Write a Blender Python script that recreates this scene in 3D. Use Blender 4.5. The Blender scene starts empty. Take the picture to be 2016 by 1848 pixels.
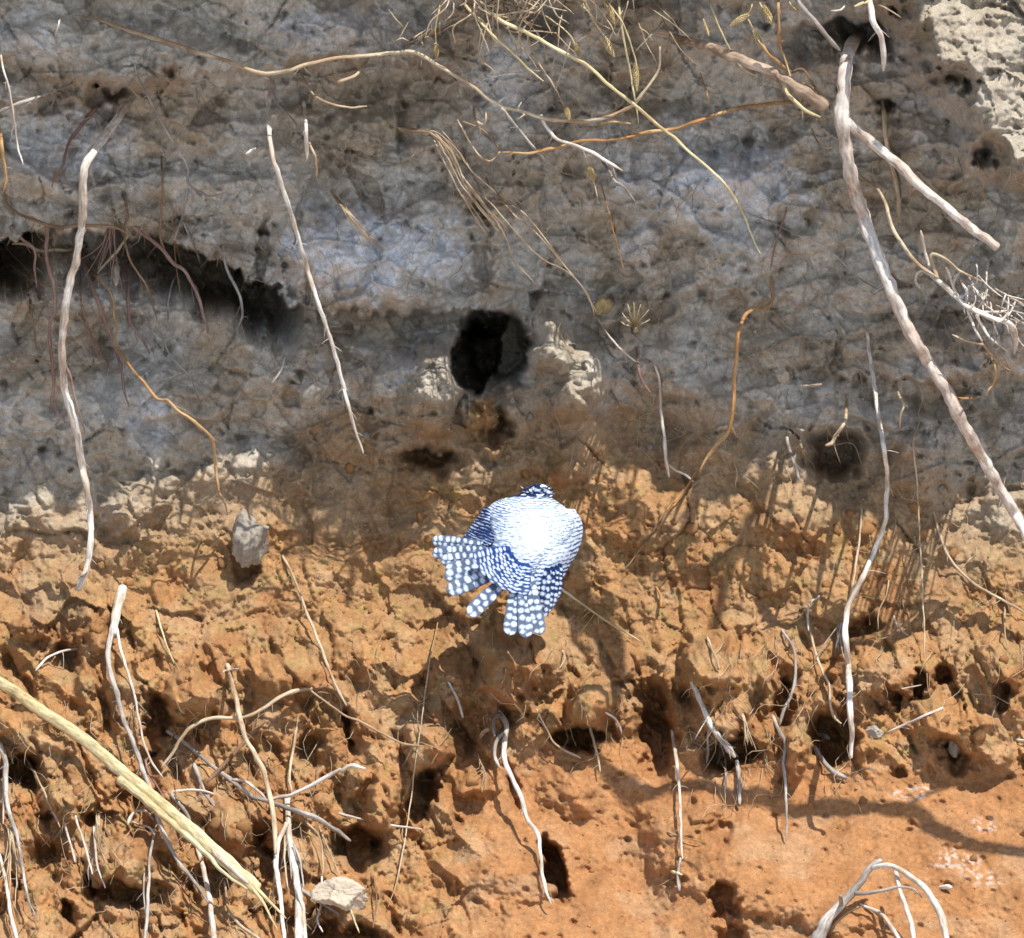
import bpy, math, random
import numpy as np
from mathutils import Vector

# ------------------------------------------------------------------ camera, sky, sun, exposure
scene = bpy.context.scene
R = math.radians
S = 1.8 / 2016.0            # metres per picture unit (picture = 2016 x 1848 units) on the plane y = 0
DIST = 20.0                 # the photographer stands 20 m off with a long lens
CU, CV = 1008.0, 924.0

cam_data = bpy.data.cameras.new('camera')
cam_data.sensor_width = 36.0
cam_data.lens = 36.0 * DIST / 1.8
cam_data.clip_start = 0.5
cam_data.clip_end = 500.0
cam = bpy.data.objects.new('camera', cam_data)
scene.collection.objects.link(cam)
cam.location = (0, -DIST, 0)
cam.rotation_euler = (R(90), 0, 0)
scene.camera = cam

SUN_EL, SUN_AZ = 56.0, 30.0     # azimuth: degrees to the right of the line bank -> camera
el, az = R(SUN_EL), R(SUN_AZ)
to_sun = Vector((math.sin(az) * math.cos(el), -math.cos(az) * math.cos(el), math.sin(el)))
world = bpy.data.worlds.new('World')
scene.world = world
world.use_nodes = True
wn = world.node_tree
wn.nodes.clear()
sky = wn.nodes.new('ShaderNodeTexSky')
sky.sky_type = 'NISHITA'
sky.sun_disc = False
sky.sun_elevation = el
sky.sun_rotation = math.atan2(to_sun.x, to_sun.y)
bg = wn.nodes.new('ShaderNodeBackground')
bg.inputs['Strength'].default_value = 0.13
wo = wn.nodes.new('ShaderNodeOutputWorld')
wn.links.new(sky.outputs[0], bg.inputs[0])
wn.links.new(bg.outputs[0], wo.inputs[0])

sun_data = bpy.data.lights.new('sun', 'SUN')
sun_data.energy = 5.0
sun_data.angle = R(0.45)
sun_data.color = (1.0, 0.94, 0.84)
sun = bpy.data.objects.new('sun', sun_data)
scene.collection.objects.link(sun)
sun.rotation_euler = to_sun.to_track_quat('Z', 'Y').to_euler()
sun.location = (3, -6, 6)

scene.view_settings.view_transform = 'Standard'
scene.view_settings.look = 'None'
scene.view_settings.gamma = 1.0
scene.view_settings.use_curve_mapping = False
scene.view_settings.exposure = 0.3

col = scene.collection
rng = np.random.RandomState(7)
random.seed(7)

# ------------------------------------------------------------------ helpers
def at(u, v, y):
    k = (DIST + y) / DIST
    return np.stack([(np.asarray(u) - CU) * S * k, np.asarray(y) + 0 * np.asarray(u), (CV - np.asarray(v)) * S * k], -1)

def tag(o, label=None, cat=None, group=None, kind=None):
    if label: o['label'] = label
    if cat: o['category'] = cat
    if group: o['group'] = group
    if kind: o['kind'] = kind
    return o

def link(name, me, parent=None, loc=None):
    o = bpy.data.objects.new(name, me)
    col.objects.link(o)
    if parent is not None: o.parent = parent
    if loc is not None: o.location = loc
    return o

def mesh_from(name, verts, faces, mat, smooth=True, colors=None):
    me = bpy.data.meshes.new(name)
    verts = np.asarray(verts, dtype=np.float32)
    me.from_pydata(verts.tolist(), [], faces if isinstance(faces, list) else faces.tolist())
    if smooth: me.polygons.foreach_set('use_smooth', np.ones(len(me.polygons), dtype=bool))
    if colors is not None:
        ca = me.color_attributes.new('tint', 'FLOAT_COLOR', 'POINT')
        c = np.ones((len(verts), 4), dtype=np.float32); c[:, :3] = colors
        ca.data.foreach_set('color', c.ravel())
    me.materials.append(mat)
    me.update()
    return me

def hash2(ix, iy, seed):
    h = (ix.astype(np.int64) * 374761393 + iy.astype(np.int64) * 668265263 + seed * 974634777) & 0xffffffff
    h = ((h ^ (h >> 13)) * 1274126177) & 0xffffffff
    h = ((h ^ (h >> 16)) * 2246822519) & 0xffffffff
    return ((h ^ (h >> 15)) & 0xffffff) / float(0xffffff)

def vnoise(x, y, seed=0):
    """smooth gradient noise, about -1..1"""
    x0 = np.floor(x); y0 = np.floor(y)
    fx = x - x0; fy = y - y0
    sx = fx * fx * fx * (fx * (fx * 6 - 15) + 10); sy = fy * fy * fy * (fy * (fy * 6 - 15) + 10)
    def g(i, j):
        a = hash2(x0 + i, y0 + j, seed) * 2 * np.pi
        return np.cos(a) * (fx - i) + np.sin(a) * (fy - j)
    n = (g(0, 0) * (1 - sx) + g(1, 0) * sx) * (1 - sy) + (g(0, 1) * (1 - sx) + g(1, 1) * sx) * sy
    return n * 1.5

def fbm(x, y, oct=4, seed=0, gain=0.5):
    t = 0; a = 1.0
    for k in range(oct):
        t = t + a * vnoise(x * 2 ** k, y * 2 ** k, seed + 17 * k)
        a *= gain
    return t

def worley(x, y, seed=0, jit=0.9):
    x0 = np.floor(x); y0 = np.floor(y)
    f1 = np.full(np.shape(x), 9.0); f2 = f1.copy(); cid = np.zeros(np.shape(x))
    for i in (-1, 0, 1):
        for j in (-1, 0, 1):
            px = x0 + i + 0.5 + jit * (hash2(x0 + i, y0 + j, seed) - 0.5)
            py = y0 + j + 0.5 + jit * (hash2(x0 + i, y0 + j, seed + 1) - 0.5)
            d = np.hypot(px - x, py - y)
            c = hash2(x0 + i, y0 + j, seed + 2)
            near = d < f1
            f2 = np.where(near, f1, np.minimum(f2, d))
            cid = np.where(near, c, cid)
            f1 = np.where(near, d, f1)
    return f1, f2, cid

def blocks(x, y, seed=0):
    """broken-face relief: every cell a tilted plane at its own level, about -1..1"""
    x0 = np.floor(x); y0 = np.floor(y)
    f1 = np.full(np.shape(x), 9.0); f2 = f1.copy(); h = np.zeros(np.shape(x))
    for i in (-1, 0, 1):
        for j in (-1, 0, 1):
            cx, cy = x0 + i, y0 + j
            px = cx + .5 + .9 * (hash2(cx, cy, seed) - .5); py = cy + .5 + .9 * (hash2(cx, cy, seed + 1) - .5)
            dx = x - px; dy = y - py; d = np.hypot(dx, dy)
            pl = (hash2(cx, cy, seed + 2) - .5) * 1.2 + 1.7 * ((hash2(cx, cy, seed + 3) - .5) * dx + (hash2(cx, cy, seed + 4) - .5) * dy) + .35 * d * d
            near = d < f1
            f2 = np.where(near, f1, np.minimum(f2, d)); h = np.where(near, pl, h); f1 = np.where(near, d, f1)
    return h * sstep(0, .055, f2 - f1)

def sstep(a, b, x):
    t = np.clip((np.asarray(x, dtype=float) - a) / (b - a), 0, 1)
    return t * t * (3 - 2 * t)

# ------------------------------------------------------------------ materials
def new_mat(name, rough=0.9, spec=0.2):
    m = bpy.data.materials.new(name); m.use_nodes = True
    nt = m.node_tree; b = nt.nodes['Principled BSDF']
    b.inputs['Roughness'].default_value = rough
    b.inputs['Specular IOR Level'].default_value = spec
    return m, nt, b

def add_bump(nt, b, layers, dist=1.0, coord='Object'):
    tc = nt.nodes.new('ShaderNodeTexCoord')
    prev = None
    for scale, strength, detail in layers:
        n = nt.nodes.new('ShaderNodeTexNoise')
        n.inputs['Scale'].default_value = scale; n.inputs['Detail'].default_value = detail
        nt.links.new(tc.outputs[coord], n.inputs['Vector'])
        bp = nt.nodes.new('ShaderNodeBump')
        bp.inputs['Strength'].default_value = strength; bp.inputs['Distance'].default_value = dist
        nt.links.new(n.outputs['Fac'], bp.inputs['Height'])
        if prev is not None: nt.links.new(prev.outputs[0], bp.inputs['Normal'])
        prev = bp
    nt.links.new(prev.outputs[0], b.inputs['Normal'])
    return tc

def vary(nt, tc, src, scale, lo, hi, detail=4.0, coord='Object'):
    """multiply a colour by a noise between lo and hi"""
    n = nt.nodes.new('ShaderNodeTexNoise'); n.inputs['Scale'].default_value = scale; n.inputs['Detail'].default_value = detail
    nt.links.new(tc.outputs[coord], n.inputs['Vector'])
    mr = nt.nodes.new('ShaderNodeMapRange')
    mr.inputs['From Min'].default_value = 0.3; mr.inputs['From Max'].default_value = 0.7
    mr.inputs['To Min'].default_value = lo; mr.inputs['To Max'].default_value = hi
    nt.links.new(n.outputs['Fac'], mr.inputs['Value'])
    mx = nt.nodes.new('ShaderNodeVectorMath'); mx.operation = 'SCALE'
    nt.links.new(src, mx.inputs[0]); nt.links.new(mr.outputs[0], mx.inputs['Scale'])
    return mx.outputs[0]

def soil_material():
    m, nt, b = new_mat('soil', 0.95, 0.12)
    at_ = nt.nodes.new('ShaderNodeAttribute'); at_.attribute_name = 'tint'
    tc = add_bump(nt, b, [(160, 0.35, 5.0), (520, 0.25, 3.0)], 0.004)
    c = vary(nt, tc, at_.outputs['Color'], 420, 0.80, 1.18, 2.0)
    c = vary(nt, tc, c, 110, 0.82, 1.15)
    c = vary(nt, tc, c, 30, 0.85, 1.14)
    nt.links.new(c, b.inputs['Base Color'])
    return m

def clod_material(name, rgb):
    m, nt, b = new_mat(name, 0.95, 0.12)
    rg = nt.nodes.new('ShaderNodeRGB'); rg.outputs[0].default_value = (*rgb, 1)
    oi = nt.nodes.new('ShaderNodeObjectInfo')
    mr = nt.nodes.new('ShaderNodeMapRange'); mr.inputs['To Min'].default_value = 0.82; mr.inputs['To Max'].default_value = 1.15
    nt.links.new(oi.outputs['Random'], mr.inputs['Value'])
    mx = nt.nodes.new('ShaderNodeVectorMath'); mx.operation = 'SCALE'
    nt.links.new(rg.outputs[0], mx.inputs[0]); nt.links.new(mr.outputs[0], mx.inputs['Scale'])
    tc = add_bump(nt, b, [(160, 0.6, 5.0), (520, 0.35, 3.0)], 0.004)
    c = vary(nt, tc, mx.outputs[0], 120, 0.78, 1.18)
    nt.links.new(c, b.inputs['Base Color'])
    return m

def root_material(name, c1, c2, rough=0.75, spec=0.25, scale=14.0):
    """bark: two tones in long patches, streaks along the root, short rings"""
    m, nt, b = new_mat(name, rough, spec)
    tc = nt.nodes.new('ShaderNodeTexCoord')
    a = nt.nodes.new('ShaderNodeAttribute'); a.attribute_name = 'along'
    n1 = nt.nodes.new('ShaderNodeTexNoise'); n1.inputs['Scale'].default_value = scale; n1.inputs['Detail'].default_value = 5
    nt.links.new(tc.outputs['Object'], n1.inputs['Vector'])
    mr = nt.nodes.new('ShaderNodeMapRange'); mr.inputs['From Min'].default_value = 0.40; mr.inputs['From Max'].default_value = 0.58
    nt.links.new(n1.outputs['Fac'], mr.inputs['Value'])
    mix = nt.nodes.new('ShaderNodeMix'); mix.data_type = 'RGBA'
    mix.inputs['A'].default_value = (*c1, 1); mix.inputs['B'].default_value = (*c2, 1)
    nt.links.new(mr.outputs[0], mix.inputs['Factor'])
    mp = nt.nodes.new('ShaderNodeMapping'); mp.inputs['Scale'].default_value = (1.0, 0.06, 1.0)
    nt.links.new(a.outputs['Vector'], mp.inputs['Vector'])
    n2 = nt.nodes.new('ShaderNodeTexNoise'); n2.inputs['Scale'].default_value = 3.0; n2.inputs['Detail'].default_value = 5
    nt.links.new(mp.outputs[0], n2.inputs['Vector'])
    mr2 = nt.nodes.new('ShaderNodeMapRange'); mr2.inputs['From Min'].default_value = 0.3; mr2.inputs['From Max'].default_value = 0.7
    mr2.inputs['To Min'].default_value = 0.5; mr2.inputs['To Max'].default_value = 1.12
    nt.links.new(n2.outputs['Fac'], mr2.inputs['Value'])
    mx = nt.nodes.new('ShaderNodeVectorMath'); mx.operation = 'SCALE'
    nt.links.new(mix.outputs['Result'], mx.inputs[0]); nt.links.new(mr2.outputs[0], mx.inputs['Scale'])
    c = vary(nt, tc, mx.outputs[0], 240, 0.84, 1.1)
    nt.links.new(c, b.inputs['Base Color'])
    bp = nt.nodes.new('ShaderNodeBump'); bp.inputs['Strength'].default_value = 0.5; bp.inputs['Distance'].default_value = 0.002
    nt.links.new(n2.outputs['Fac'], bp.inputs['Height']); nt.links.new(bp.outputs[0], b.inputs['Normal'])
    return m

SOIL = soil_material()
CLOD_ORANGE = clod_material('clay_clod', (0.39, 0.205, 0.09))
CLOD_GREY = clod_material('silt_clod', (0.36, 0.32, 0.27))
CLOD_PALE = clod_material('pale_stone', (0.50, 0.42, 0.33))
RM = {
    'pale':   root_material('bleached_root', (0.56, 0.46, 0.37), (0.84, 0.80, 0.74)),
    'bark':   root_material('greying_bark', (0.56, 0.46, 0.39), (0.80, 0.74, 0.68)),
    'bough':  root_material('rough_bark', (0.30, 0.21, 0.15), (0.60, 0.47, 0.35)),
    'tan':    root_material('tan_root', (0.44, 0.31, 0.19), (0.64, 0.53, 0.38)),
    'orange': root_material('orange_root', (0.44, 0.22, 0.08), (0.56, 0.38, 0.20)),
    'mauve':  root_material('mauve_root', (0.27, 0.16, 0.13), (0.38, 0.26, 0.21)),
    'brown':  root_material('brown_root', (0.20, 0.12, 0.07), (0.34, 0.22, 0.13)),
    'grey':   root_material('grey_root', (0.30, 0.26, 0.23), (0.56, 0.52, 0.48)),
    'straw':  root_material('straw', (0.62, 0.50, 0.27), (0.76, 0.67, 0.42), 0.55, 0.35, 8.0),
    'seed':   root_material('seed_husk', (0.55, 0.40, 0.17), (0.68, 0.55, 0.30), 0.7, 0.2, 60.0),
}
CLOD_STRAW = clod_material('ochre_earth', (0.44, 0.31, 0.15))

# ------------------------------------------------------------------ the earth bank
# columns and rows of the sheet: dense inside the picture, coarse where it runs on beyond it
STEP = 2.8
def axis(lo, hi, far_lo, far_hi):
    mid = np.arange(lo, hi, STEP)
    g = [0.0]; d = STEP
    left = []; p = lo
    while p > far_lo:
        d *= 1.13; p -= d; left.append(p)
    right = []; p = mid[-1]; d = STEP
    while p < far_hi:
        d *= 1.13; p += d; right.append(p)
    return np.array(left[::-1] + list(mid) + right)
UA = axis(-40, 2056, -7500, 9500)
VA = axis(-40, 1890, -430, 4200)

PROF_V = [-430, -380, -330, -300, -240, -140, -60, 0, 150, 400, 560, 640, 720, 800, 900, 1000, 1100, 1200, 1330, 1450, 1540, 1660, 1780, 1850, 2000, 2600, 4200]
PROF_Y = [-.60, -.70, -.74, -.73, -.55, -.36, -.21, -.145, -.08, -.03, -.01, .0, -.015, .0, .0, -.02, -.06, -.11, -.19, -.245, -.30, -.42, -.54, -.61, -.78, -1.35, -2.6]
EDGE_U = [-3000, 0, 150, 380, 560, 740, 900, 1100, 1280, 1500, 1650, 1760, 2016, 5000]
EDGE_V = [1030, 1040, 1000, 910, 865, 850, 885, 905, 915, 925, 950, 960, 960, 960]     # where the brow's shade ends on the bank
SUN_DROP = math.tan(el) / math.cos(az)
SUN_SIDE = math.sin(az) / math.tan(el)

# hollows and lumps: u, v, half width, half height, turn (degrees), metres (+ into the bank), edge softness 0..1
FEAT = [
    # the nest burrow and the funnel beside it
    (936, 705, 48, 74, 12, .45, .10), (982, 692, 66, 74, 0, .34, .3), (955, 640, 50, 26, -10, .25, .3), (965, 800, 42, 60, 0, .05, .7), (985, 850, 28, 40, 20, .07, .5),
    (250, 660, 260, 80, 5, .04, .9),
    # right hollow
    (1645, 892, 62, 48, 0, .17, .7), (1500, 870, 60, 50, 0, .05, .9), (1270, 830, 110, 80, 0, .05, .9),
    # upper hollows where roots leave the bank
    (230, 180, 40, 26, -20, .07, .8), (1700, 60, 80, 42, 0, .10, .6), (1070, 40, 70, 45, 0, .09, .7), (1745, 210, 22, 18, 0, .06, .7), (770, 270, 50, 28, 0, .04, .9),
    # lower hollows
    (1092, 1712, 25, 72, -16, .11, .45), (1135, 1455, 48, 30, 0, .10, .5), (1290, 1440, 42, 95, -6, .10, .6), (1640, 1455, 52, 62, 0, .11, .5),
    (1545, 1400, 22, 55, 0, .06, .6), (1440, 1485, 60, 35, -10, .09, .5), (308, 1425, 30, 62, 6, .08, .5), (130, 1295, 42, 32, 0, .06, .6), (45, 1515, 42, 42, 0, .09, .5),
    (705, 1672, 56, 40, 12, .09, .5), (832, 1570, 22, 62, 6, .08, .5), (920, 1440, 40, 60, 0, .05, .8), (265, 1590, 34, 60, -30, .06, .6), (255, 1760, 90, 30, 6, .08, .5),
    (520, 1690, 34, 70, 0, .06, .7), (420, 1730, 60, 50, 0, .07, .7), (680, 1850, 90, 36, 0, .10, .5), (1420, 1640, 30, 30, 0, .035, .6), (1430, 1775, 26, 40, 0, .05, .5), (1440, 1850, 34, 40, 0, .05, .6),
    (1870, 1470, 22, 28, 0, .045, .6), (1975, 1370, 18, 30, 0, .05, .5), (1810, 1345, 18, 30, 0, .05, .5), (1860, 1330, 18, 20, 0, .05, .5), (1765, 1520, 18, 16, 0, .03, .6), (1755, 1375, 14, 34, 0, .05, .5),
    (690, 1440, 12, 40, 0, .04, .6), (480, 1115, 22, 40, 0, .05, .6), (100, 1700, 40, 60, -20, .05, .7), (610, 1480, 30, 40, 0, .05, .7), (175, 1615, 16, 16, 0, .05, .5), (140, 1795, 26, 20, 0, .05, .6),
    (850, 900, 50, 26, 0, .05, .6), (800, 1000, 40, 30, 0, .03, .8), (1700, 1240, 40, 26, 0, .05, .7), (1010, 1560, 14, 60, -18, .03, .6), (1890, 1500, 26, 18, 0, .03, .6),
    (520, 505, 13, 90, 8, .05, .3), (948, 480, 15, 110, -4, .035, .5), (1470, 300, 12, 60, 10, .035, .4), (610, 560, 10, 50, 0, .03, .5),
    # lumps
    (250, 110, 320, 70, 4, -.055, .35), (760, 100, 210, 66, 0, -.05, .35), (640, 205, 130, 34, 0, .03, .6), (1330, 60, 200, 60, 3, -.04, .4), (1350, 190, 160, 40, 0, .025, .7),
    (715, 510, 190, 110, 4, -.075, .3), (870, 470, 80, 90, 0, -.03, .5), (800, 570, 90, 50, 0, -.03, .8), (862, 755, 56, 105, 12, -.20, .85), (790, 770, 60, 80, 0, -.07, .7), (615, 765, 42, 34, -20, -.05, .5), (1085, 668, 50, 78, 0, -.21, .85), (1138, 745, 48, 66, 0, -.15, .85), (1110, 800, 36, 40, 0, -.10, .8),
    (1330, 330, 200, 110, 10, -.045, .9), (1480, 350, 110, 80, 0, -.03, .8), (1960, 640, 90, 130, 10, -.08, .9), (1800, 720, 90, 70, 0, -.06, .8),
    (1810, 900, 60, 80, 0, -.07, .7), (380, 1372, 62, 50, 0, -.085, .4), (1015, 1315, 80, 95, -22, -.10, .45), (1160, 1378, 48, 62, 12, -.085, .4), (1395, 1310, 58, 78, -14, -.10, .5), (1420, 1410, 60, 50, 10, -.05, .5),
    (845, 1470, 52, 50, 0, -.075, .4), (755, 1580, 38, 60, 0, -.08, .4), (690, 1540, 40, 34, 0, -.03, .6), (930, 1545, 46, 36, 10, -.05, .5), (470, 1620, 60, 60, 0, -.05, .6), (120, 1580, 60, 40, 20, -.05, .6),
    (70, 1430, 100, 50, 8, -.05, .7), (190, 1240, 40, 46, 0, -.04, .6), (60, 1235, 40, 30, 0, -.04, .6), (560, 1330, 90, 60, 0, -.035, .8), (230, 1700, 70, 60, -30, -.05, .6), (610, 1580, 46, 46, 0, -.03, .7),
    (1250, 1000, 140, 70, 0, -.03, .8), (1560, 1010, 90, 60, 0, -.03, .7), (1700, 1330, 70, 60, 0, -.05, .6), (1900, 1440, 120, 50, 25, -.05, .7), (1970, 1320, 50, 60, 0, -.04, .6), (1560, 1480, 26, 60, 0, -.05, .5),
    (270, 1080, 90, 50, 0, -.03, .8), (260, 990, 50, 60, 0, -.035, .6), (700, 880, 60, 40, 0, -.03, .7), (1120, 1560, 60, 50, 30, -.03, .8), (1380, 1590, 40, 30, -20, -.03, .7), (650, 150, 110, 60, 0, -.03, .9),
    (640, 60, 60, 40, 0, -.03, .7), (140, 300, 130, 90, 0, -.03, .9), (1120, 930, 36, 22, 0, -.03, .6), (945, 812, 34, 46, 0, -.10, .5), (975, 880, 30, 26, 0, -.05, .6),
    # the smooth slope at the lower right dips between two faint ribs
    (1500, 1720, 260, 90, 18, -.05, 1.0), (1250, 1690, 60, 140, -12, .04, 1.0), (1000, 1690, 160, 90, 0, -.035, 1.0),
]

LEDGES = [   # lip: u, v; depth: u, metres; how far down it runs out; sharpness of the lip
    ([-100, 0, 60, 150, 250, 340, 430, 500, 570, 640], [480, 470, 455, 448, 455, 482, 515, 545, 592, 610], [-300, 0, 50, 105, 160, 300, 470, 545, 600], [.4, .62, .50, .10, .17, .30, .44, .34, 0], 135, 12),
    ([-100, 0, 120, 230, 400, 520, 700, 900], [205, 200, 188, 168, 140, 128, 112, 125], [-300, 0, 200, 260, 500, 560, 850, 930], [.04, .05, .09, .05, .05, .07, .06, 0], 190, 16),
    ([560, 700, 800, 930, 1000], [605, 612, 618, 615, 590], [560, 620, 900, 960], [0, .06, .07, 0], 120, 12),
    ([1540, 1620, 1700, 1780], [45, 38, 36, 50], [1530, 1580, 1720, 1790], [0, .10, .15, 0], 110, 12),
    ([1640, 1760, 1900, 2060], [742, 738, 742, 745], [1640, 1700, 2000, 2200], [0, .07, .07, .05], 150, 12),
    ([1200, 1340, 1500, 1660], [600, 575, 590, 585], [1180, 1280, 1600, 1680], [0, .035, .045, 0], 130, 16),
    ([1030, 1100, 1300], [150, 130, 150], [1010, 1080, 1250, 1320], [0, .04, .04, 0], 120, 16),
    ([1280, 1400, 1560], [275, 262, 275], [1270, 1350, 1500, 1560], [0, .04, .05, 0], 70, 12),
    ([760, 850, 940], [880, 885, 880], [770, 800, 880, 930], [0, .06, .06, 0], 60, 10),
]

def brow_y(u):
    ue = np.asarray(u) - (1.2 * SUN_SIDE) / S
    ev = np.interp(ue, EDGE_U, EDGE_V)
    n = 26 * fbm(np.asarray(u) / 170.0, 0 * np.asarray(u) + 3.3, 4, 91)
    return -(ev + n + 330) * S / SUN_DROP + 0.01 + .36 * sstep(1900, 2010, np.asarray(u)) * sstep(2650, 2450, np.asarray(u))

def macro(U, V):
    # the proud upper layer ends in a lip whose height changes along the bank
    lip = np.interp(U, [-400, 0, 250, 480, 560, 900, 1000, 1300, 1700, 2016, 2400], [500, 480, 470, 540, 595, 620, 585, 640, 720, 735, 700]) + 22 * fbm(U / 80.0, V / 400.0, 3, 3)
    y = np.interp(V + (600 - lip) * sstep(250, 480, V) * sstep(1000, 780, V), PROF_V, PROF_Y)
    # the brow above the picture
    b = brow_y(U)
    k = sstep(-60, -300, V)
    y = y * (1 - k) + (y + 0.74 + b) * k
    # large uneven swell
    y = y + 0.030 * fbm(U / 420.0, V / 330.0, 3, 5) + 0.016 * fbm(U / 150.0, V / 120.0, 3, 9)
    # soft lip over the recess (the upper layer stands proud and ends in scallops)
    Uw = U + 14 * fbm(U / 60.0, V / 60.0, 3, 21) + 5 * fbm(U / 18.0, V / 18.0, 2, 23)
    Vw = V + 14 * fbm(U / 60.0, V / 60.0, 3, 31) + 5 * fbm(U / 18.0, V / 18.0, 2, 33)
    # undercut ledges: a sharp lip, the hollow under it running out below
    for (lu, lv, du_, dd, fade, hard) in LEDGES:
        lp = np.interp(Uw, lu, lv) + 14 * fbm(U / 34.0, V / 200.0, 3, 29); dep = np.interp(U, du_, dd, left=0, right=0)
        t = Vw - lp
        y = y + dep * sstep(0, hard, t) * (1 - sstep(.25, 1.0, t / fade))
        y = y - .22 * dep.clip(0, .12) * sstep(-70, 0, t) * (t < 0)
    # the sunlit shoulder in the top right corner leans back as it rises
    nl = math.hypot(240, 385); dd_ = ((Uw - 1700) * 385 - (Vw + 40) * 240) / nl + 34 * fbm(U / 90.0, V / 90.0, 3, 37)
    f = sstep(-20, 75, dd_) * sstep(-330, -200, V) * sstep(400, 335, Vw)
    yb = -.47 + .20 * np.clip(dd_ / 260.0, 0, 1.3) + .05 * sstep(0, -250, V)
    y = y * (1 - f) + yb * f
    for (fu, fv, ru, rv, rot, amp, soft) in FEAT:
        r = 1.9
        iu = np.where((UA > fu - r * max(ru, rv) - 30) & (UA < fu + r * max(ru, rv) + 30))[0]
        iv = np.where((VA > fv - r * max(ru, rv) - 30) & (VA < fv + r * max(ru, rv) + 30))[0]
        if len(iu) == 0 or len(iv) == 0: continue
        sl = (slice(iv[0], iv[-1] + 1), slice(iu[0], iu[-1] + 1))
        du = Uw[sl] - fu; dv = Vw[sl] - fv
        c, s = math.cos(R(rot)), math.sin(R(rot))
        a = (du * c + dv * s) / ru; bb = (-du * s + dv * c) / rv
        q = np.sqrt(a * a + bb * bb)
        if fv > 1150: amp = amp * 1.6
        if amp > 0:
            f = sstep(1.0 + .35 * soft, 1.0 - .75 * soft - .12, q)
        else:
            f = sstep(1.0 + .45 * soft, 0.75 - .75 * soft, q) * 0.55 + 0.45 * np.sqrt(np.clip(1 - q * q, 0, 1))
        y[sl] += amp * f * (sstep(-170, -30, V[sl]) if fv < 300 else 1.0)
    return y

U, V = np.meshgrid(UA, VA)
Hm = macro(U, V)

# zones of texture
wob = 60 * fbm(U / 260.0, V / 200.0, 4, 41)
layer = sstep(0, 230, V + 1.7 * wob + 26 * fbm(U / 50.0, V / 44.0, 3, 43) - np.interp(U, [0, 300, 560, 760, 950, 1100, 1500, 1700, 2016], [965, 940, 850, 790, 770, 780, 800, 890, 910]))       # 0 grey silt, 1 orange clay; split set along the shade edge
smooth_zone = sstep(1450, 1520, V + wob * .3 + np.interp(U, [850, 1000, 1080, 1300, 1450, 1700, 1900], [-60, 0, 30, 10, -10, -30, -20])) * sstep(820, 980, U + wob)                  # worn slope, lower right
crumb = np.clip(1 - smooth_zone * 0.86, 0, 1)
for (su, sv, sr, sh) in ((1010, 1310, 95, 110), (1165, 1385, 58, 66), (1395, 1310, 62, 80), (1430, 1410, 60, 46), (380, 1372, 70, 56), (845, 1470, 56, 52), (755, 1580, 44, 62), (930, 1545, 54, 42), (560, 1330, 90, 60), (70, 1430, 100, 50), (470, 1620, 60, 60), (870, 750, 60, 110)):
    crumb = crumb * (1 - .72 * sstep(1.15, .75, np.hypot((U - su) / sr, (V - sv) / sh)))
ledge = sstep(1180, 1330, V) * (1 - smooth_zone)

Y = Hm.copy()
# grey upper layer: rounded lumps, fine pocks and cracks
f1, f2, cid = worley(U / 64.0 + .5 * fbm(U / 50., V / 50., 2, 51), V / 52.0 + .5 * fbm(U / 50., V / 50., 2, 52), 3)
up = (1 - layer)
def warped(sc, sd, k=.30, vs=1.0):
    return U / sc + .6 * k * fbm(U / sc, V / sc, 2, sd) + 2.2 / sc * fbm(U / 9., V / 9., 2, sd + 7), V / (sc * vs) + .6 * k * fbm(U / sc + 31, V / sc, 2, sd + 1) + 2.2 / sc * fbm(U / 9., V / 9., 2, sd + 8)
def domes(sc, sd, vs=.85):
    a, b = warped(sc, sd, .5, vs)
    f1, f2, cid = worley(a, b, sd + 5)
    return -np.sqrt(np.clip(1 - 1.15 * f1 * f1, 0, 1)) * (.35 + .65 * cid)
BL = [(blocks(*warped(sc, sd, .34, vs), sd + 3)) for sc, sd, vs in ((150.0, 811, .8), (66.0, 821, .85), (28.0, 831, .9))]
Y += up * (0.032 * BL[0] + 0.015 * BL[1] + 0.0045 * BL[2] + 0.062 * domes(210.0, 871, .7) + 0.032 * domes(92.0, 881) + 0.011 * domes(36.0, 891) + .038)
Y += up * (-0.005 * np.sqrt(np.clip(1 - f1 * f1 * 1.3, 0, 1)) * (0.3 + cid))
f1, f2, cid = worley(U / 26.0 + .4 * fbm(U / 22., V / 22., 2, 53), V / 22.0 + .4 * fbm(U / 22., V / 22., 2, 54), 13)
Y += up * (-0.0028 * np.sqrt(np.clip(1 - f1 * f1 * 1.3, 0, 1)) * (0.2 + cid))
Y += up * 0.015 * sstep(.42, .12, f1) * (cid > .92)                         # pock holes
Y += up * 0.0035 * fbm(U / 34.0, V / 30.0, 4, 61)
Y += up * 0.010 * fbm(U / 75.0, V / 58.0, 4, 67, .55)
Y += up * 0.02 * sstep(.3, .75, fbm(U / 90.0, V / 60.0, 3, 69))
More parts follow.
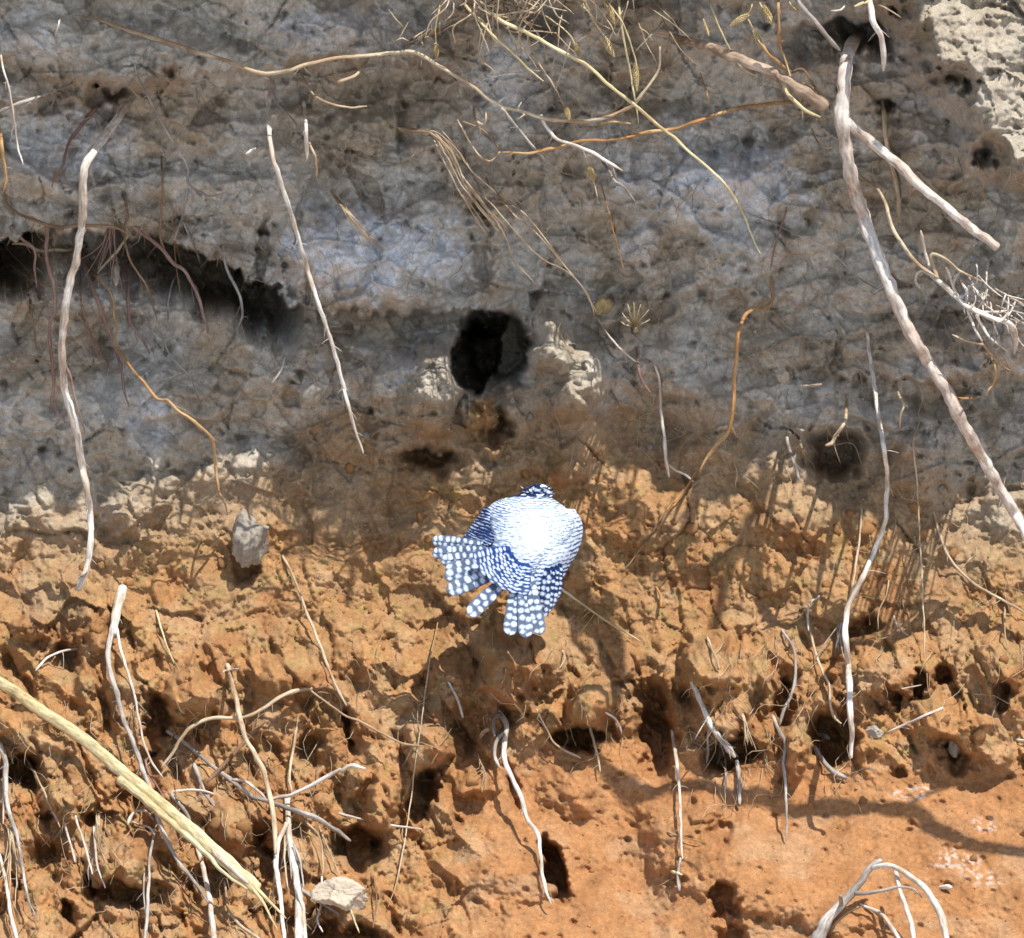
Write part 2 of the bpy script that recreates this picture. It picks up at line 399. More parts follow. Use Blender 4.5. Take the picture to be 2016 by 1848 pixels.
# orange layer: broken faces, crumbs on crumbs
cl = layer * crumb
BL = [(blocks(*warped(sc, sd, .34, vs), sd + 3)) for sc, sd, vs in ((120.0, 841, 1.25), (56.0, 851, 1.15), (25.0, 861, 1.0))]
amp_low = cl * (.7 + .3 * sstep(1100, 1350, V))
Y += amp_low * (0.034 * BL[0] + 0.011 * BL[1] + 0.004 * BL[2] + 0.050 * domes(128.0, 901, .95) + 0.021 * domes(60.0, 911, .95) + .035)
for sc, am, sd in ((21.0, .0040, 73), (10.5, .0026, 75)):
    wx = .45 * fbm(U / sc, V / sc, 2, sd); wy = .45 * fbm(U / sc + 9, V / sc, 2, sd + 1)
    f1, f2, cid = worley(U / sc + wx, V / (sc * .82) + wy, sd + 5)
    Y += cl * (-am) * np.sqrt(np.clip(1 - f1 * f1 * 1.35, 0, 1)) * (0.15 + 1.1 * cid)
Y += cl * 0.010 * fbm(U / 60.0, V / 55.0, 4, 77)
# rain runnels, near vertical, right of the bird
run = sstep(1050, 1180, U) * sstep(1850, 1650, U) * sstep(900, 960, V) * sstep(1330, 1180, V)
Y += run * 0.012 * (1 - np.abs(vnoise(U / 23.0 + .6 * vnoise(U / 60., V / 60., 81), V / 120.0, 82)))
# ragged ledges and slanting ribs, lower left
rib = 1 - np.abs(vnoise((U * .83 - V * .55) / 64.0, (U * .55 + V * .83) / 150.0, 85))
Y += ledge * (-0.034) * rib ** 2
Y += ledge * 0.016 * fbm(U / 46.0, V / 62.0, 4, 87)
Y += ledge * 0.030 * sstep(.2, .65, fbm((U * .9 - V * .4) / 44.0, (U * .4 + V * .9) / 120.0, 3, 89))
# worn slope: faint drag marks, small dents
ang = fbm(U / 300., V / 300., 2, 93) * .3
Y += smooth_zone * (0.0055 * fbm(U / 70.0, V / 55.0, 4, 95) + 0.0025 * fbm((U + .5 * V) / 26.0, (V - .5 * U) / 11.0, 3, 97))
f1, f2, cid = worley(U / 40.0, V / 34.0, 99)
Y += smooth_zone * 0.010 * sstep(.26, .08, f1) * (cid > .72)
f1, f2, cid = worley(U / 13.0, V / 11.0, 101)
Y += smooth_zone * -0.0032 * sstep(.5, .1, f1) * (cid > .6)
# fine grain everywhere
Y += (0.0012 + .001 * cl) * fbm(U / 9.0, V / 9.0, 2, 103)

def sampler(G):
    def f(u, v):
        u = np.clip(np.asarray(u, dtype=float), UA[0], UA[-1] - 1e-3); v = np.clip(np.asarray(v, dtype=float), VA[0], VA[-1] - 1e-3)
        i = np.clip(np.searchsorted(UA, u) - 1, 0, len(UA) - 2); j = np.clip(np.searchsorted(VA, v) - 1, 0, len(VA) - 2)
        a = (u - UA[i]) / (UA[i + 1] - UA[i]); b = (v - VA[j]) / (VA[j + 1] - VA[j])
        return (G[j, i] * (1 - a) + G[j, i + 1] * a) * (1 - b) + (G[j + 1, i] * (1 - a) + G[j + 1, i + 1] * a) * b
    return f
H = sampler(Y)
def lit_y(u, v):
    """the sheet of sunlight that just clears the bank above a point: anything nearer the camera than this is in the sun"""
    u = np.asarray(u, dtype=float); v = np.asarray(v, dtype=float)
    best = np.full(u.shape, 9.0)
    for k in np.linspace(.04, 1, 70):
        h = k * (v + 425.0)
        best = np.minimum(best, H(u + h * SUN_SIDE, v - h) + h * S / SUN_DROP)
    return best
base_prof = np.interp(V, PROF_V, PROF_Y)
HS = sampler(base_prof)

# soil colours: grey silt with chalky patches above, partly painted sky-lit shade; orange clay below
def patch(fu, fv, ru, rv, sd, lo=.9, hi=.35):
    q = np.hypot((U - fu) / ru, (V - fv) / rv) + .38 * fbm(U / 46.0, V / 42.0, 4, sd)
    return sstep(lo, hi, q)
c_grey = np.array((.47, .44, .395)); c_brown = np.array((.38, .32, .25)); c_blue = np.array((.64, .66, .70))  # tones raised so the shaded upper bank renders brighter
c_orange = np.array((.40, .212, .094)); c_tan = np.array((.40, .27, .15)); c_deep = np.array((.31, .145, .06)); c_olive = np.array((.31, .23, .095)); c_white = np.array((.62, .56, .50))
n1 = sstep(-.35, .45, fbm(U / 190.0, V / 150.0, 4, 111))[..., None]
n2 = sstep(-.2, .6, fbm(U / 80.0, V / 66.0, 4, 113))[..., None]
n3 = sstep(.05, .55, fbm(U / 38.0, V / 34.0, 3, 115))[..., None]
Cu = c_grey * (1 - n1) + c_brown * n1
Cu = Cu * (1 - .2 * n2) + c_tan * .8 * .2 * n2
ch = np.zeros_like(U)
for (fu, fv, ru, rv, sd, k) in ((700, 500, 230, 130, 121, .9), (850, 500, 110, 100, 122, .8), (1440, 370, 220, 130, 123, .75), (1300, 340, 160, 110, 128, .5), (130, 280, 170, 110, 124, .45), (640, 50, 130, 60, 125, .5), (60, 70, 110, 90, 126, .45),
                               (290, 850, 70, 110, 127, .5), (640, 790, 90, 90, 129, .4), (1930, 120, 230, 290, 130, .3), (840, 720, 80, 110, 131, .3), (480, 1010, 60, 70, 132, .3), (30, 960, 70, 60, 133, .6), (1260, 480, 70, 60, 134, .35), (230, 1030, 60, 50, 135, .4), (1000, 150, 90, 120, 136, .4)):
    ch = np.maximum(ch, k * patch(fu, fv, ru, rv, sd))
ch = ch * (0.75 + .45 * sstep(-.3, .5, fbm(U / 30.0, V / 26.0, 3, 137)))
ch = np.clip(ch, 0, .92)[..., None]
Cu = Cu * (1 - ch) + c_blue * ch
mid = sstep(1420, 1150, V + wob)[..., None]
Cl = c_orange * (1 - n2 * .6) + c_tan * n2 * .6
Cl = Cl * (1 - .7 * mid) + (np.array((.36, .205, .095)) * (1 - .5 * n1) + np.array((.30, .205, .115)) * .5 * n1) * .7 * mid
szc = smooth_zone[..., None]; Cl = Cl * (1 - .7 * szc) + np.array((.385, .185, .08)) * .7 * szc
Cl = Cl * (1 - .45 * n3 * (1 - smooth_zone[..., None])) + c_olive * .45 * n3 * (1 - smooth_zone[..., None])
dp = sstep(.1, .6, fbm(U / 120.0, V / 100.0, 3, 117))[..., None]
Cl = Cl * (1 - .65 * dp) + c_deep * .65 * dp
du_ = sstep(.15, .6, fbm(U / 150.0, V / 90.0, 4, 119))[..., None]
Cl = Cl * (1 - .35 * du_) + np.array((.46, .32, .20)) * .35 * du_
wh = np.zeros_like(U)
for (fu, fv, ru, rv, sd) in ((1800, 1560, 50, 24, 141), (1940, 1625, 46, 22, 142), (1880, 1695, 70, 30, 143), (1930, 1730, 60, 22, 144)):
    wh = np.maximum(wh, .6 * patch(fu, fv, ru, rv, sd) * sstep(-.1, .4, fbm(U / 12., V / 9., 2, 145)))
wh = wh[..., None]
Cl = Cl * (1 - wh) + c_white * wh
L = layer[..., None]
# top right shoulder and burrow blocks painted browner and darker to hold down sun glare
sh = np.clip(sstep(-10, 60, ((U - 1700) * 385 - (V + 40) * 240) / 453.7) * sstep(460, 380, V) + patch(862, 755, 95, 140, 155) + patch(1110, 710, 95, 140, 156) + .7 * patch(615, 780, 90, 60, 157), 0, 1)[..., None]
Cu = Cu * (1 - .8 * sh) + (np.array((.32, .28, .22)) * (1 - .4 * n2) + np.array((.27, .22, .155)) * .4 * n2) * .8 * sh
# ochre crumbs that have fallen onto the sill of the burrow
och = np.clip(patch(960, 840, 60, 90, 151) + patch(1080, 930, 90, 50, 153), 0, 1)[..., None]
L = np.maximum(L, och)
low = sstep(800, 960, V + wob * .6)[..., None]; Cu = Cu * (1 - .75 * low) + np.array((.31, .255, .185)) * .75 * low      # foot of the silt painted browner where sunlight made it too pale
Lm = (4 * L * (1 - L)) * .6
C = (Cu * (1 - L) + Cl * .88 * L) * (1 - Lm) + np.array((.31, .21, .12)) * Lm
far = sstep(2300, 3000, V)[..., None]; C = C * (1 - far) + np.array((.34, .33, .31)) * far      # greyed below the view to cut warm bounce light
C = np.clip(C, .01, .85)

def build_bank():
    P = at(U, V, Y)
    # the sheet goes on over the brow onto the flat top
    top = P[0].copy()
    rows = []
    for dy, dz in ((.06, .05), (.3, .09), (.9, .10), (3, .12), (12, .2), (60, .3)):
        r = top.copy(); r[:, 1] += dy; r[:, 2] = top[:, 2] + dz + .02 * fbm(r[:, 0] * 6, r[:, 1] * 6 + dy, 3, 161)
        rows.append(r)
    P = np.concatenate([np.stack(rows[::-1]), P], 0)
    Cc = np.concatenate([np.repeat(np.array((.16, .15, .06))[None, None], len(UA), 1).repeat(len(rows), 0), C], 0)
    nr, nc = P.shape[:2]
    idx = np.arange(nr * nc).reshape(nr, nc)
    quads = np.stack([idx[:-1, :-1], idx[1:, :-1], idx[1:, 1:], idx[:-1, 1:]], -1).reshape(-1, 4)
    me = bpy.data.meshes.new('earth_bank')
    me.vertices.add(nr * nc); me.vertices.foreach_set('co', P.reshape(-1).astype(np.float32))
    nq = len(quads)
    me.loops.add(nq * 4); me.loops.foreach_set('vertex_index', quads.reshape(-1).astype(np.int32))
    me.polygons.add(nq)
    me.polygons.foreach_set('loop_start', (np.arange(nq) * 4).astype(np.int32))
    me.polygons.foreach_set('use_smooth', np.ones(nq, dtype=bool))
    me.update(calc_edges=True)
    ca = me.color_attributes.new('tint', 'FLOAT_COLOR', 'POINT')
    c4 = np.ones((nr * nc, 4), dtype=np.float32); c4[:, :3] = Cc.reshape(-1, 3)
    ca.data.foreach_set('color', c4.ravel())
    me.materials.append(SOIL)
    me.validate()
    return link('earth_bank', me)
bank = tag(build_bank(), kind='structure')

# unseen ground before the bank, pale gravel added to bounce light into the upper shade
def build_ground():
    n = 60
    xs = np.sign(np.linspace(-1, 1, n)) * np.abs(np.linspace(-1, 1, n)) ** 3 * 200
    ys = -2.2 - np.linspace(0, 1, n) ** 3 * 250
    X, Yg = np.meshgrid(xs, ys)
    Z = (CV - 4200) * S * .9 + .12 * fbm(X / 3, Yg / 3, 3, 171) + 0.1
    vts = np.stack([X, Yg, Z], -1).reshape(-1, 3)
    idx = np.arange(n * n).reshape(n, n)
    q = np.stack([idx[:-1, :-1], idx[:-1, 1:], idx[1:, 1:], idx[1:, :-1]], -1).reshape(-1, 4)
    m, nt, b = new_mat('bounce_gravel', .95, .1)
    rg = nt.nodes.new('ShaderNodeRGB'); rg.outputs[0].default_value = (.50, .51, .525, 1)
    tc = add_bump(nt, b, [(20, .5, 6)], .02)
    nt.links.new(vary(nt, tc, rg.outputs[0], 4, .75, 1.2), b.inputs['Base Color'])
    return link('ground', mesh_from('ground', vts, q, m))
tag(build_ground(), kind='structure')

# ------------------------------------------------------------------ roots, twigs and dry stems
# Paths were read off nine enlarged crops of the photograph (each 2016 px wide); a point's distance comes from the bank
# surface it leaves or lies on, plus how far the root stands off it.
CROP = {'TL': (0, 0), 'TC': (664.5, 0), 'TR': (1327, 0), 'ML': (0, 610.3), 'MC': (664.5, 610.3), 'MR': (1327, 610.3),
        'BL': (0, 1217.7), 'BC': (664.5, 1217.7), 'BR': (1327, 1217.7)}
def path(txt):
    out = []; off = (0, 0); k = .3418
    for t in txt.split():
        if t in CROP: off = CROP[t]; continue
        if t == 'P': off = (0, 0); k = 1.0; continue
        x, y = t.split(','); out.append((off[0] + float(x) * k, off[1] + float(y) * k))
    return np.array(out)

def catmull(P, per):
    P = np.asarray(P, dtype=float)
    if len(P) == 2: P = np.array([P[0], (P[0] + P[1]) / 2, P[1]])
    Q = np.concatenate([[2 * P[0] - P[1]], P, [2 * P[-1] - P[-2]]])
    out = []
    for i in range(1, len(Q) - 2):
        n = max(2, int(np.linalg.norm((Q[i + 1] - Q[i])[:2]) / per))
        t = np.linspace(0, 1, n, endpoint=False)[:, None]
        a, b, c, d = Q[i - 1], Q[i], Q[i + 1], Q[i + 2]
        out.append(.5 * (2 * b + (c - a) * t + (2 * a - 5 * b + 4 * c - d) * t ** 2 + (3 * b - a - 3 * c + d) * t ** 3))
    out.append(P[-1:])
    return np.concatenate(out)

def tube(C, rad, sides=8, flat=1.0, seed=0):
    """a round, slightly knobbly tube along world points C; returns verts, faces, along-coordinates"""
    C = np.asarray(C); n = len(C); rad = np.asarray(rad)
    T = np.gradient(C, axis=0); T /= np.linalg.norm(T, axis=1)[:, None] + 1e-9
    ref = np.array((0.0, -1.0, 0.0))
    N = np.cross(T, ref); l = np.linalg.norm(N, axis=1)[:, None]
    N = np.where(l < .05, np.array((1.0, 0, 0)), N / (l + 1e-9)); B = np.cross(N, T)
    a = np.linspace(0, 2 * np.pi, sides, endpoint=False)
    L = np.concatenate([[0], np.cumsum(np.linalg.norm(np.diff(C, axis=0), axis=1))])
    r2 = rad[:, None] * (1 + .10 * vnoise(L[:, None] * 60 + seed * 7.7, np.cos(a)[None] * 1.3 + 5 * seed, 200 + seed % 50))
    ring = C[:, None] + r2[..., None] * (np.cos(a)[None, :, None] * N[:, None] + flat * np.sin(a)[None, :, None] * B[:, None])
    vts = np.concatenate([ring.reshape(-1, 3), C[:1], C[-1:] + T[-1:] * rad[-1] * .5])
    i = np.arange(n - 1)[:, None] * sides; j = np.arange(sides)[None]; j1 = (j + 1) % sides
    q = np.stack([i + j, i + sides + j, i + sides + j1, i + j1], -1).reshape(-1, 4).tolist()
    c0 = n * sides; jj = np.arange(sides); e = (n - 1) * sides
    q += [[c0, int(x), int((x + 1) % sides)] for x in jj] + [[c0 + 1, int(e + (x + 1) % sides), int(e + x)] for x in jj]
    al = np.zeros((len(vts), 3)); al[:n * sides, 0] = np.tile(a / 6.28 * 4, n); al[:n * sides, 1] = np.repeat(L * 200, sides); al[:, 2] = seed
    return vts, q, al

def tube_mesh(name, C, rad, mat, sides=8, flat=1.0, seed=0, origin=None, spurs=0):
    v, f, al = tube(C, rad, sides, flat, seed)
    if spurs and len(C) > 12:
        rs = np.random.RandomState(seed + 900); V2, F2, A2 = [v], list(f), [al]; nb = len(v)
        for k in range(spurs):
            i = rs.randint(6, len(C) - 2); a = rs.uniform(-1.3, 1.3); ln = rs.uniform(5, 22) * S * (1.6 if rs.rand() > .8 else 1)
            d = np.array((math.sin(a), rs.uniform(-.5, .2), -abs(math.cos(a)) * rs.choice((1, 1, 1, -.4)))); e = np.array((rs.normal(0, .3), rs.normal(0, .2), -.35))
            t = np.linspace(0, 1, 5)[:, None]
            vv, ff, aa_ = tube(C[i] + d * ln * t + e * ln * t ** 2, np.linspace(min(.9 * S, rad[i] * .5), .35 * S, 5), 4, 1.0, k)
            V2.append(vv); A2.append(aa_); F2 += [[q + nb for q in g] for g in ff]; nb += len(vv)
        v, f, al = np.concatenate(V2), F2, np.concatenate(A2)
    o = C[0] if origin is None else origin
    me = mesh_from(name, v - o, f, mat)
    a = me.attributes.new('along', 'FLOAT_VECTOR', 'POINT'); a.data.foreach_set('vector', al.astype(np.float32).ravel())
    return me

SEED = [0]
def route(uv, w0, w1, d=(0, .03), lit=False, start=None, embed_end=False, arch=0.0, wig=.6):
    """picture path -> world centre line and radii"""
    SEED[0] += 1; sd = SEED[0]
    q = catmull(uv, 7.0)
    L = np.concatenate([[0], np.cumsum(np.linalg.norm(np.diff(q, axis=0), axis=1))]); f = L / L[-1]
    q = q + wig * np.stack([vnoise(L / 22. + sd * 3.1, f * 0 + .5, 300), vnoise(L / 22. + sd * 5.3, f * 0 + 7.5, 301)], -1) * min(3.0, 1 + w0 / 8)
    rad = (w0 + (w1 - w0) * f) * .5 * S
    rad = rad * (1 + (.16 if wig > .3 else .02) * vnoise(L / 16. + sd, f * 0 + 2.5, 302) + .16 * np.clip(vnoise(L / 60. + sd * 2, f * 0 + 3.5, 303), 0, 1) ** 2)
    if w0 < 14: rad = rad * np.interp(f, [0, .9, 1], [1, 1, .5])
    u, v = q[:, 0], q[:, 1]
    h = H(u, v); k = 4
    hp = np.pad(h, 4, mode='edge'); hs = np.min([hp[i:i + len(h)] for i in range(9)], axis=0)
    hs = np.convolve(np.pad(hs, k, mode='edge'), np.ones(2 * k + 1) / (2 * k + 1), 'valid')
    y0 = h[0] if start is None else start
    y = (y0 - d[0]) * (1 - f) + (hs[-1] - d[1]) * f - arch * np.sin(np.pi * f)
    y = np.minimum(y, hs - .7 * rad - (d[0] * (1 - f) + d[1] * f) * .25)
    if lit:
        y = np.minimum(y, (lit_y(u, v) - .02 - .05 * sstep(1450, 1620, u) - .15 * np.clip(v / 800.0, 0, 1.0) - .05 * hash2(np.array([float(sd)]), np.array([3.0]), 5)[0]) + (1 - sstep(0, lit if lit is not True else .22, f)) * .4)
    if start is None:
        y = np.where(f < .03, h + .6 * rad, y)
    else:
        y[0] = start
    if embed_end:
        e = sstep(.86, 1, f); y = y * (1 - e) + (h + rad) * e
    y = np.convolve(np.pad(y, 2, mode='edge'), np.ones(5) / 5, 'valid') if len(y) > 6 else y
    C = at(u, v, y)
    if start is None:
        tg = C[0] - C[min(3, len(C) - 1)]; tg[1] = 0; tg /= np.linalg.norm(tg) + 1e-6
        C = np.concatenate([C[:1] + np.array([[0, .05, 0]]) + tg * .012, C[:1] + np.array([[0, .015, 0]]) + tg * .008, C]); rad = np.concatenate([rad[:1], rad]); rad = np.concatenate([rad[:1], rad])
    return C, rad

def root(label, cat, colr, w0, w1, txt, d=(0, .03), lit=False, sides=(), group=None, name=None, embed_end=False, arch=0.0, heads=(), flat=1.0, wig=.6, tip=None):
    """one root / twig / stem. With side shoots or seed heads it is an Empty that parents its parts."""
    uv = path(txt)
    if colr == 'orange': w0, w1 = w0 * .82, w1 * .82
    C, rad = route(uv, w0, w1, d, lit, None, embed_end, arch, wig)
    nm = name or {'root': 'root', 'twig': 'twig', 'grass stem': 'grass_stem', 'branch': 'branch', 'rootlet': 'rootlet', 'stalk': 'reed_stalk'}[cat]
    org = Vector(C[0])
    ns = 12 if w0 > 14 else (8 if w0 > 6 else 6)
    if not sides and not heads:
        o = link(nm, tube_mesh(nm, C, rad, RM[colr], ns, flat, SEED[0], spurs=(0 if cat in ('stalk', 'grass stem') else int(min(16, len(C) * .12 + (w0 > 5) * 2)))), None, org)
        tag(o, label, cat, group)
        return o, C
    e = link(nm, None, None, org); e.empty_display_size = .02
    tag(e, label, cat, group)
    main = 'stem' if cat in ('grass stem', 'stalk') else 'main_shaft'
    link(main, tube_mesh(main, C, rad, RM[colr], ns, flat, SEED[0], spurs=(0 if cat in ('stalk', 'grass stem') else int(min(16, len(C) * .12 + (w0 > 5) * 2)))), e)
    for s in sides:
        sc, sw0, sw1, st = s[:4]; sd_ = s[4] if len(s) > 4 else (0.0, .02); sl = s[5] if len(s) > 5 else False
        suv = path(st)
        p0 = at(suv[0, 0], suv[0, 1], 0.0)
        j = np.argmin(np.hypot(C[:, 0] - p0[0], C[:, 2] - p0[2]))
        Cs, rs = route(suv, sw0, sw1, sd_, sl, C[j][1])
        # carry the depth of the parent over the first stretch so the fork leaves it cleanly
        link('side_shoot', tube_mesh('side_shoot', Cs, rs, RM[sc], 8 if sw0 > 6 else 6, 1.0, SEED[0], C[0], spurs=int(min(8, len(Cs) * .1))), e)
    for hd in heads:
        hu, hv, hl, hw, ha = hd
        p0 = at(hu, hv, 0.0)
        j = np.argmin(np.hypot(C[:, 0] - p0[0], C[:, 2] - p0[2]))
        link('seed_head', seed_head(hu, hv, C[j][1], hl, hw, ha, C[0]), e)
    return e, C

def seed_head(u, v, y, ln, w, ang, org):
    """an oval spike of overlapping husks; ang = degrees from straight down, + to the right"""
    c = at(u, v, y); a = R(ang)
    ax = np.array((math.sin(a), 0, -math.cos(a))); sx = np.array((math.cos(a), 0, math.sin(a))); sy = np.array((0, 1.0, 0))
    V_, F_ = [], []
    for k in range(80):
        t = k / 79.0; ph = k * 2.4
        rr = w * .5 * S * math.sin(math.pi * min(1, .12 + t * .9)) ** .7
        o = c + ax * (t - .5) * ln * S + (sx * math.cos(ph) + sy * math.sin(ph)) * rr * .62
        dv = ax * .9 + (sx * math.cos(ph) + sy * math.sin(ph)) * .55; dv /= np.linalg.norm(dv)
        s1 = np.cross(dv, sy + .01); s1 /= np.linalg.norm(s1); s2 = np.cross(dv, s1)
        l_ = ln * S * .085; r_ = max(.0007, rr * .26); b = len(V_)
        V_ += [o - dv * l_ * .6] + [o + r_ * (math.cos(q) * s1 + math.sin(q) * s2) for q in (0, 1.57, 3.14, 4.71)] + [o + dv * l_]
        F_ += [[b, b + 2, b + 1], [b, b + 3, b + 2], [b, b + 4, b + 3], [b, b + 1, b + 4], [b + 5, b + 1, b + 2], [b + 5, b + 2, b + 3], [b + 5, b + 3, b + 4], [b + 5, b + 4, b + 1]]
    return mesh_from('seed_head', np.array(V_) - org, F_, RM['seed'])

HANG = 'roots hanging from the shaded upper bank'
LOW = 'roots and twigs on the sunlit lower bank'
FINE = 'thin rootlets on the bank'
GRASS = 'dry grass stems hanging at the top'
CAVE = 'roots hanging in the dark recess at the left'

# --- the large roots
root('long pale root hanging in front of the dark recess at the left', 'root', 'pale', 17, 12,
     'TL 760,575 700,640 640,740 560,850 495,950 480,1060 475,1250 455,1400 435,1520 400,1640 370,1830 ML 355,220 360,330 370,450 400,560 440,700 460,830 485,960 510,1080 522,1200 520,1330 505,1470 480,1540 452,1610',
     (0, .10), .17, sides=[('mauve', 6, 3, 'ML 340,220 385,330 410,400 440,540 480,670 490,705', (.0, .08), True), ('pale', 9, 3, 'ML 490,1515 455,1545 435,1562', (0, .10), True)], group=HANG)
root('straight bleached root hanging alone left of the nest hole', 'root', 'pale', 10, 6.5,
     'TL 1560,430 1565,510 1548,580 1548,680 1555,800 1570,900 1600,1000 1640,1120 1690,1280 1740,1450 1790,1620 1850,1800 ML 1890,130 1940,290 1990,480 MC 30,440 80,620 120,740 150,825', (0, .13), .2, group=HANG)
root('thickest grey branch crossing the right side, forked near its top', 'branch', 'bark', 27, 21,
     'TR 1080,190 1010,290 985,420 975,560 965,680 985,820 1005,950 1040,1100 1085,1230 1130,1370 1190,1520 1250,1660 MR 1310,20 1380,170 1460,290 1560,450 1640,610 1740,790 1850,980 1950,1150 2030,1300 2110,1440',
     (0, .16), .08, sides=[('bark', 21, 16, 'TR 985,700 1060,765 1160,840 1280,940 1400,1060 1550,1180 1700,1310 1810,1385 1860,1425', (.0, .05), True), ('pale', 6, 3, 'TR 1020,860 1085,868', (0, .2), True)], group=HANG)
root('stout broken root with a frayed end left of the forked grey branch', 'root', 'bough', 18, 24,
     'TC 1850,190 1940,205 TR 0,220 150,260 300,310 430,365 560,420 680,490 790,560 870,620', (0, .06), .4,
     sides=[('tan', 5, 2, 'TR 740,480 800,510 840,570 885,635', (0, .08), True), ('brown', 6, 3, 'TR 680,420 740,400 790,470 840,560', (0, .1), True), ('straw', 8, 5, 'TR 620,450 645,530 700,590 760,640 845,675', (0, .1), True)], group=HANG)
root('short white stick hanging from the top edge at the upper right', 'twig', 'pale', 12, 11, 'TR 1120,-60 1130,20 1150,130 1190,200 1205,300 1205,405', (0, .12), .15,
     sides=[('straw', 7, 6, 'TR 1130,15 1090,20 1040,40', (0, .1), True), ('tan', 4, 2, 'TR 1150,20 1230,55 1310,105', (0, .1), True)], group=HANG)
root('tan runner spanning the upper bank, its right tip turned up', 'root', 'tan', 8, 7,
     'TL 430,95 600,130 780,190 1000,255 1150,305 1300,350 1420,400 1530,425 1650,410 1800,365 1950,335 TC 150,325 300,310 420,300 500,330 580,380 680,440 780,500 870,570 960,620 1060,645 1180,680 1300,695 1420,700 1540,680 1640,640 1710,600 1780,510 1830,440 1855,370 1857,270',
     (.0, .16), .35, sides=[('grey', 6, 5, 'TC 940,620 1040,740 1130,850 1200,930 1250,1000', (0, .2), True), ('pale', 7, 6, 'TC 1170,665 1210,740 1260,800 1340,830 1450,870 1550,930 1640,985', (0, .22), True),
     ('grey', 4, 3, 'TC 780,485 900,445 1050,420 1180,410', (0, .2), True), ('tan', 4, 3, 'TC 1060,650 1075,665 1035,690', (0, .2), True), ('pale', 4, 2, 'TC 930,590 965,562', (0, .2), True), ('pale', 4, 3, 'TC 1040,625 1060,590', (0, .2), True)], group=HANG)
root('orange-brown root running level above the nest hole to the upper right', 'root', 'orange', 9, 7,
     'TR 720,585 550,600 350,630 160,690 0,745 TC 1800,760 1600,805 1400,815 1250,855 1100,885 950,880', (0, .08), .35,
     sides=[('tan', 4, 3, 'TC 935,880 910,910 870,930 800,880 740,780 690,690', (0, .12), True), ('brown', 4, 3, 'TC 930,865 890,800 820,740 720,700', (0, .1), True)], group=HANG)
root('short orange twig with a bent end under the upper runner', 'twig', 'orange', 6, 5, 'TC 1440,735 1500,735 1560,705 1620,705 1690,715', (0, .2), .3, group=HANG)
root('U-shaped snapped bit of pale twig below the upper runner', 'twig', 'tan', 5, 4, 'TC 785,620 790,680 820,715 850,715 855,650', (.0, .2), .3, group=HANG)

# --- dry grass at the top
root('longest straw-coloured grass stem with a knot, slanting across the upper centre', 'grass stem', 'straw', 8, 5,
     'TC 780,-60 840,30 940,120 1040,165 1170,230 1260,285 1430,375 1560,490 1700,600 1880,750 TR 0,790 90,880 220,990 320,1100 395,1225 440,1340 500,1465', (.0, .2), .1,
     heads=[(1327 + 395 * .3418, 1225 * .3418, 14, 10, 30)], group=GRASS)
root('straight pale grass stem slanting down from the top centre', 'grass stem', 'straw', 6, 4, 'TC 690,-40 720,10 860,170 1000,300 1100,400 1185,470', (0, .25), .1, group=GRASS)
root('thin upright grass stem crossing the long straw stem', 'grass stem', 'straw', 5, 3, 'TC 1612,-50 1625,60 1640,180 1670,340 1700,500 1735,710', (0, .3), .1, group=GRASS)
root('grass stem ending in a plump oval seed head at the top centre', 'grass stem', 'straw', 3.4, 3, 'TC 1385,-40 1400,0 1480,130 1545,225 1580,300', (0, .3), .1, heads=[(664.5 + 1563 * .3418, 270 * .3418, 44, 17, 28)], group=GRASS)
root('grass stem with a drooping narrow seed head beside the upturned twig tip', 'grass stem', 'straw', 3.4, 3, 'TC 1510,-40 1560,20 1640,130 1690,260 1718,370 1722,510', (0, .3), .1, heads=[(664.5 + 1720 * .3418, 445 * .3418, 52, 14, 3)], group=GRASS)
root('grass stem with two elongated spikelets near the top centre', 'grass stem', 'straw', 3.4, 3, 'TC 1500,-40 1540,20 1570,70 1590,120', (0, .3), .1, heads=[(664.5 + 1578 * .3418, 85 * .3418, 40, 13, 18), (664.5 + 1545 * .3418, 20 * .3418, 30, 12, 20)], group=GRASS)
root('grass stem with a small seed head left of the top centre clump', 'grass stem', 'straw', 3.4, 3, 'TC 585,-40 585,60 565,160 570,320', (0, .3), .1, heads=[(664.5 + 569 * .3418, 300 * .3418, 24, 13, 5)], group=GRASS)
root('arched grass stem with a seed head pointing right, centre top', 'grass stem', 'straw', 3.6, 3, 'TC 1120,60 1190,90 1280,150 1340,210 1385,300', (0, .35), .1, heads=[(664.5 + 1383 * .3418, 295 * .3418, 26, 13, 20)], group=GRASS)
root('long wiry grass stem carrying a seed head low over the upper bank', 'grass stem', 'tan', 3.4, 2.6, 'TC 1060,90 1090,200 1150,350 1230,470 1300,600 1370,750 1440,940 1480,1060 1502,1172', (0, .24), .1,
     heads=[(664.5 + 1460 * .3418, 1000 * .3418, 38, 16, 15), (664.5 + 1325 * .3418, 655 * .3418, 26, 14, 15)], group=GRASS)
root('thin bent rootlet, pink at its tip, hanging under the low seed head', 'rootlet', 'orange', 3.4, 3, 'TC 1525,1090 1570,1250 1600,1380 1650,1555', (0, .15), .2, group=HANG)
root('pale kinked twig below the end of the upper runner', 'twig', 'grey', 6, 4, 'TC 1520,920 1570,1000 1600,1050 1650,1080 1720,1170', (0, .15), .3, group=HANG)
root('grey grass stem pointing at the top of the forked branch', 'grass stem', 'grey', 8, 9, 'TR 680,-50 710,0 800,110 880,210 955,292', (0, .3), .1, group=GRASS)
root('reddish upright twig at the upper right, standing on the frayed root', 'twig', 'orange', 7, 5, 'TR 600,-50 600,0 605,150 610,270 650,370 680,470', (0, .3), .1, sides=[('orange', 7, 5, 'TR 640,400 590,350 540,310 500,250', (0, .3), True)], group=GRASS)
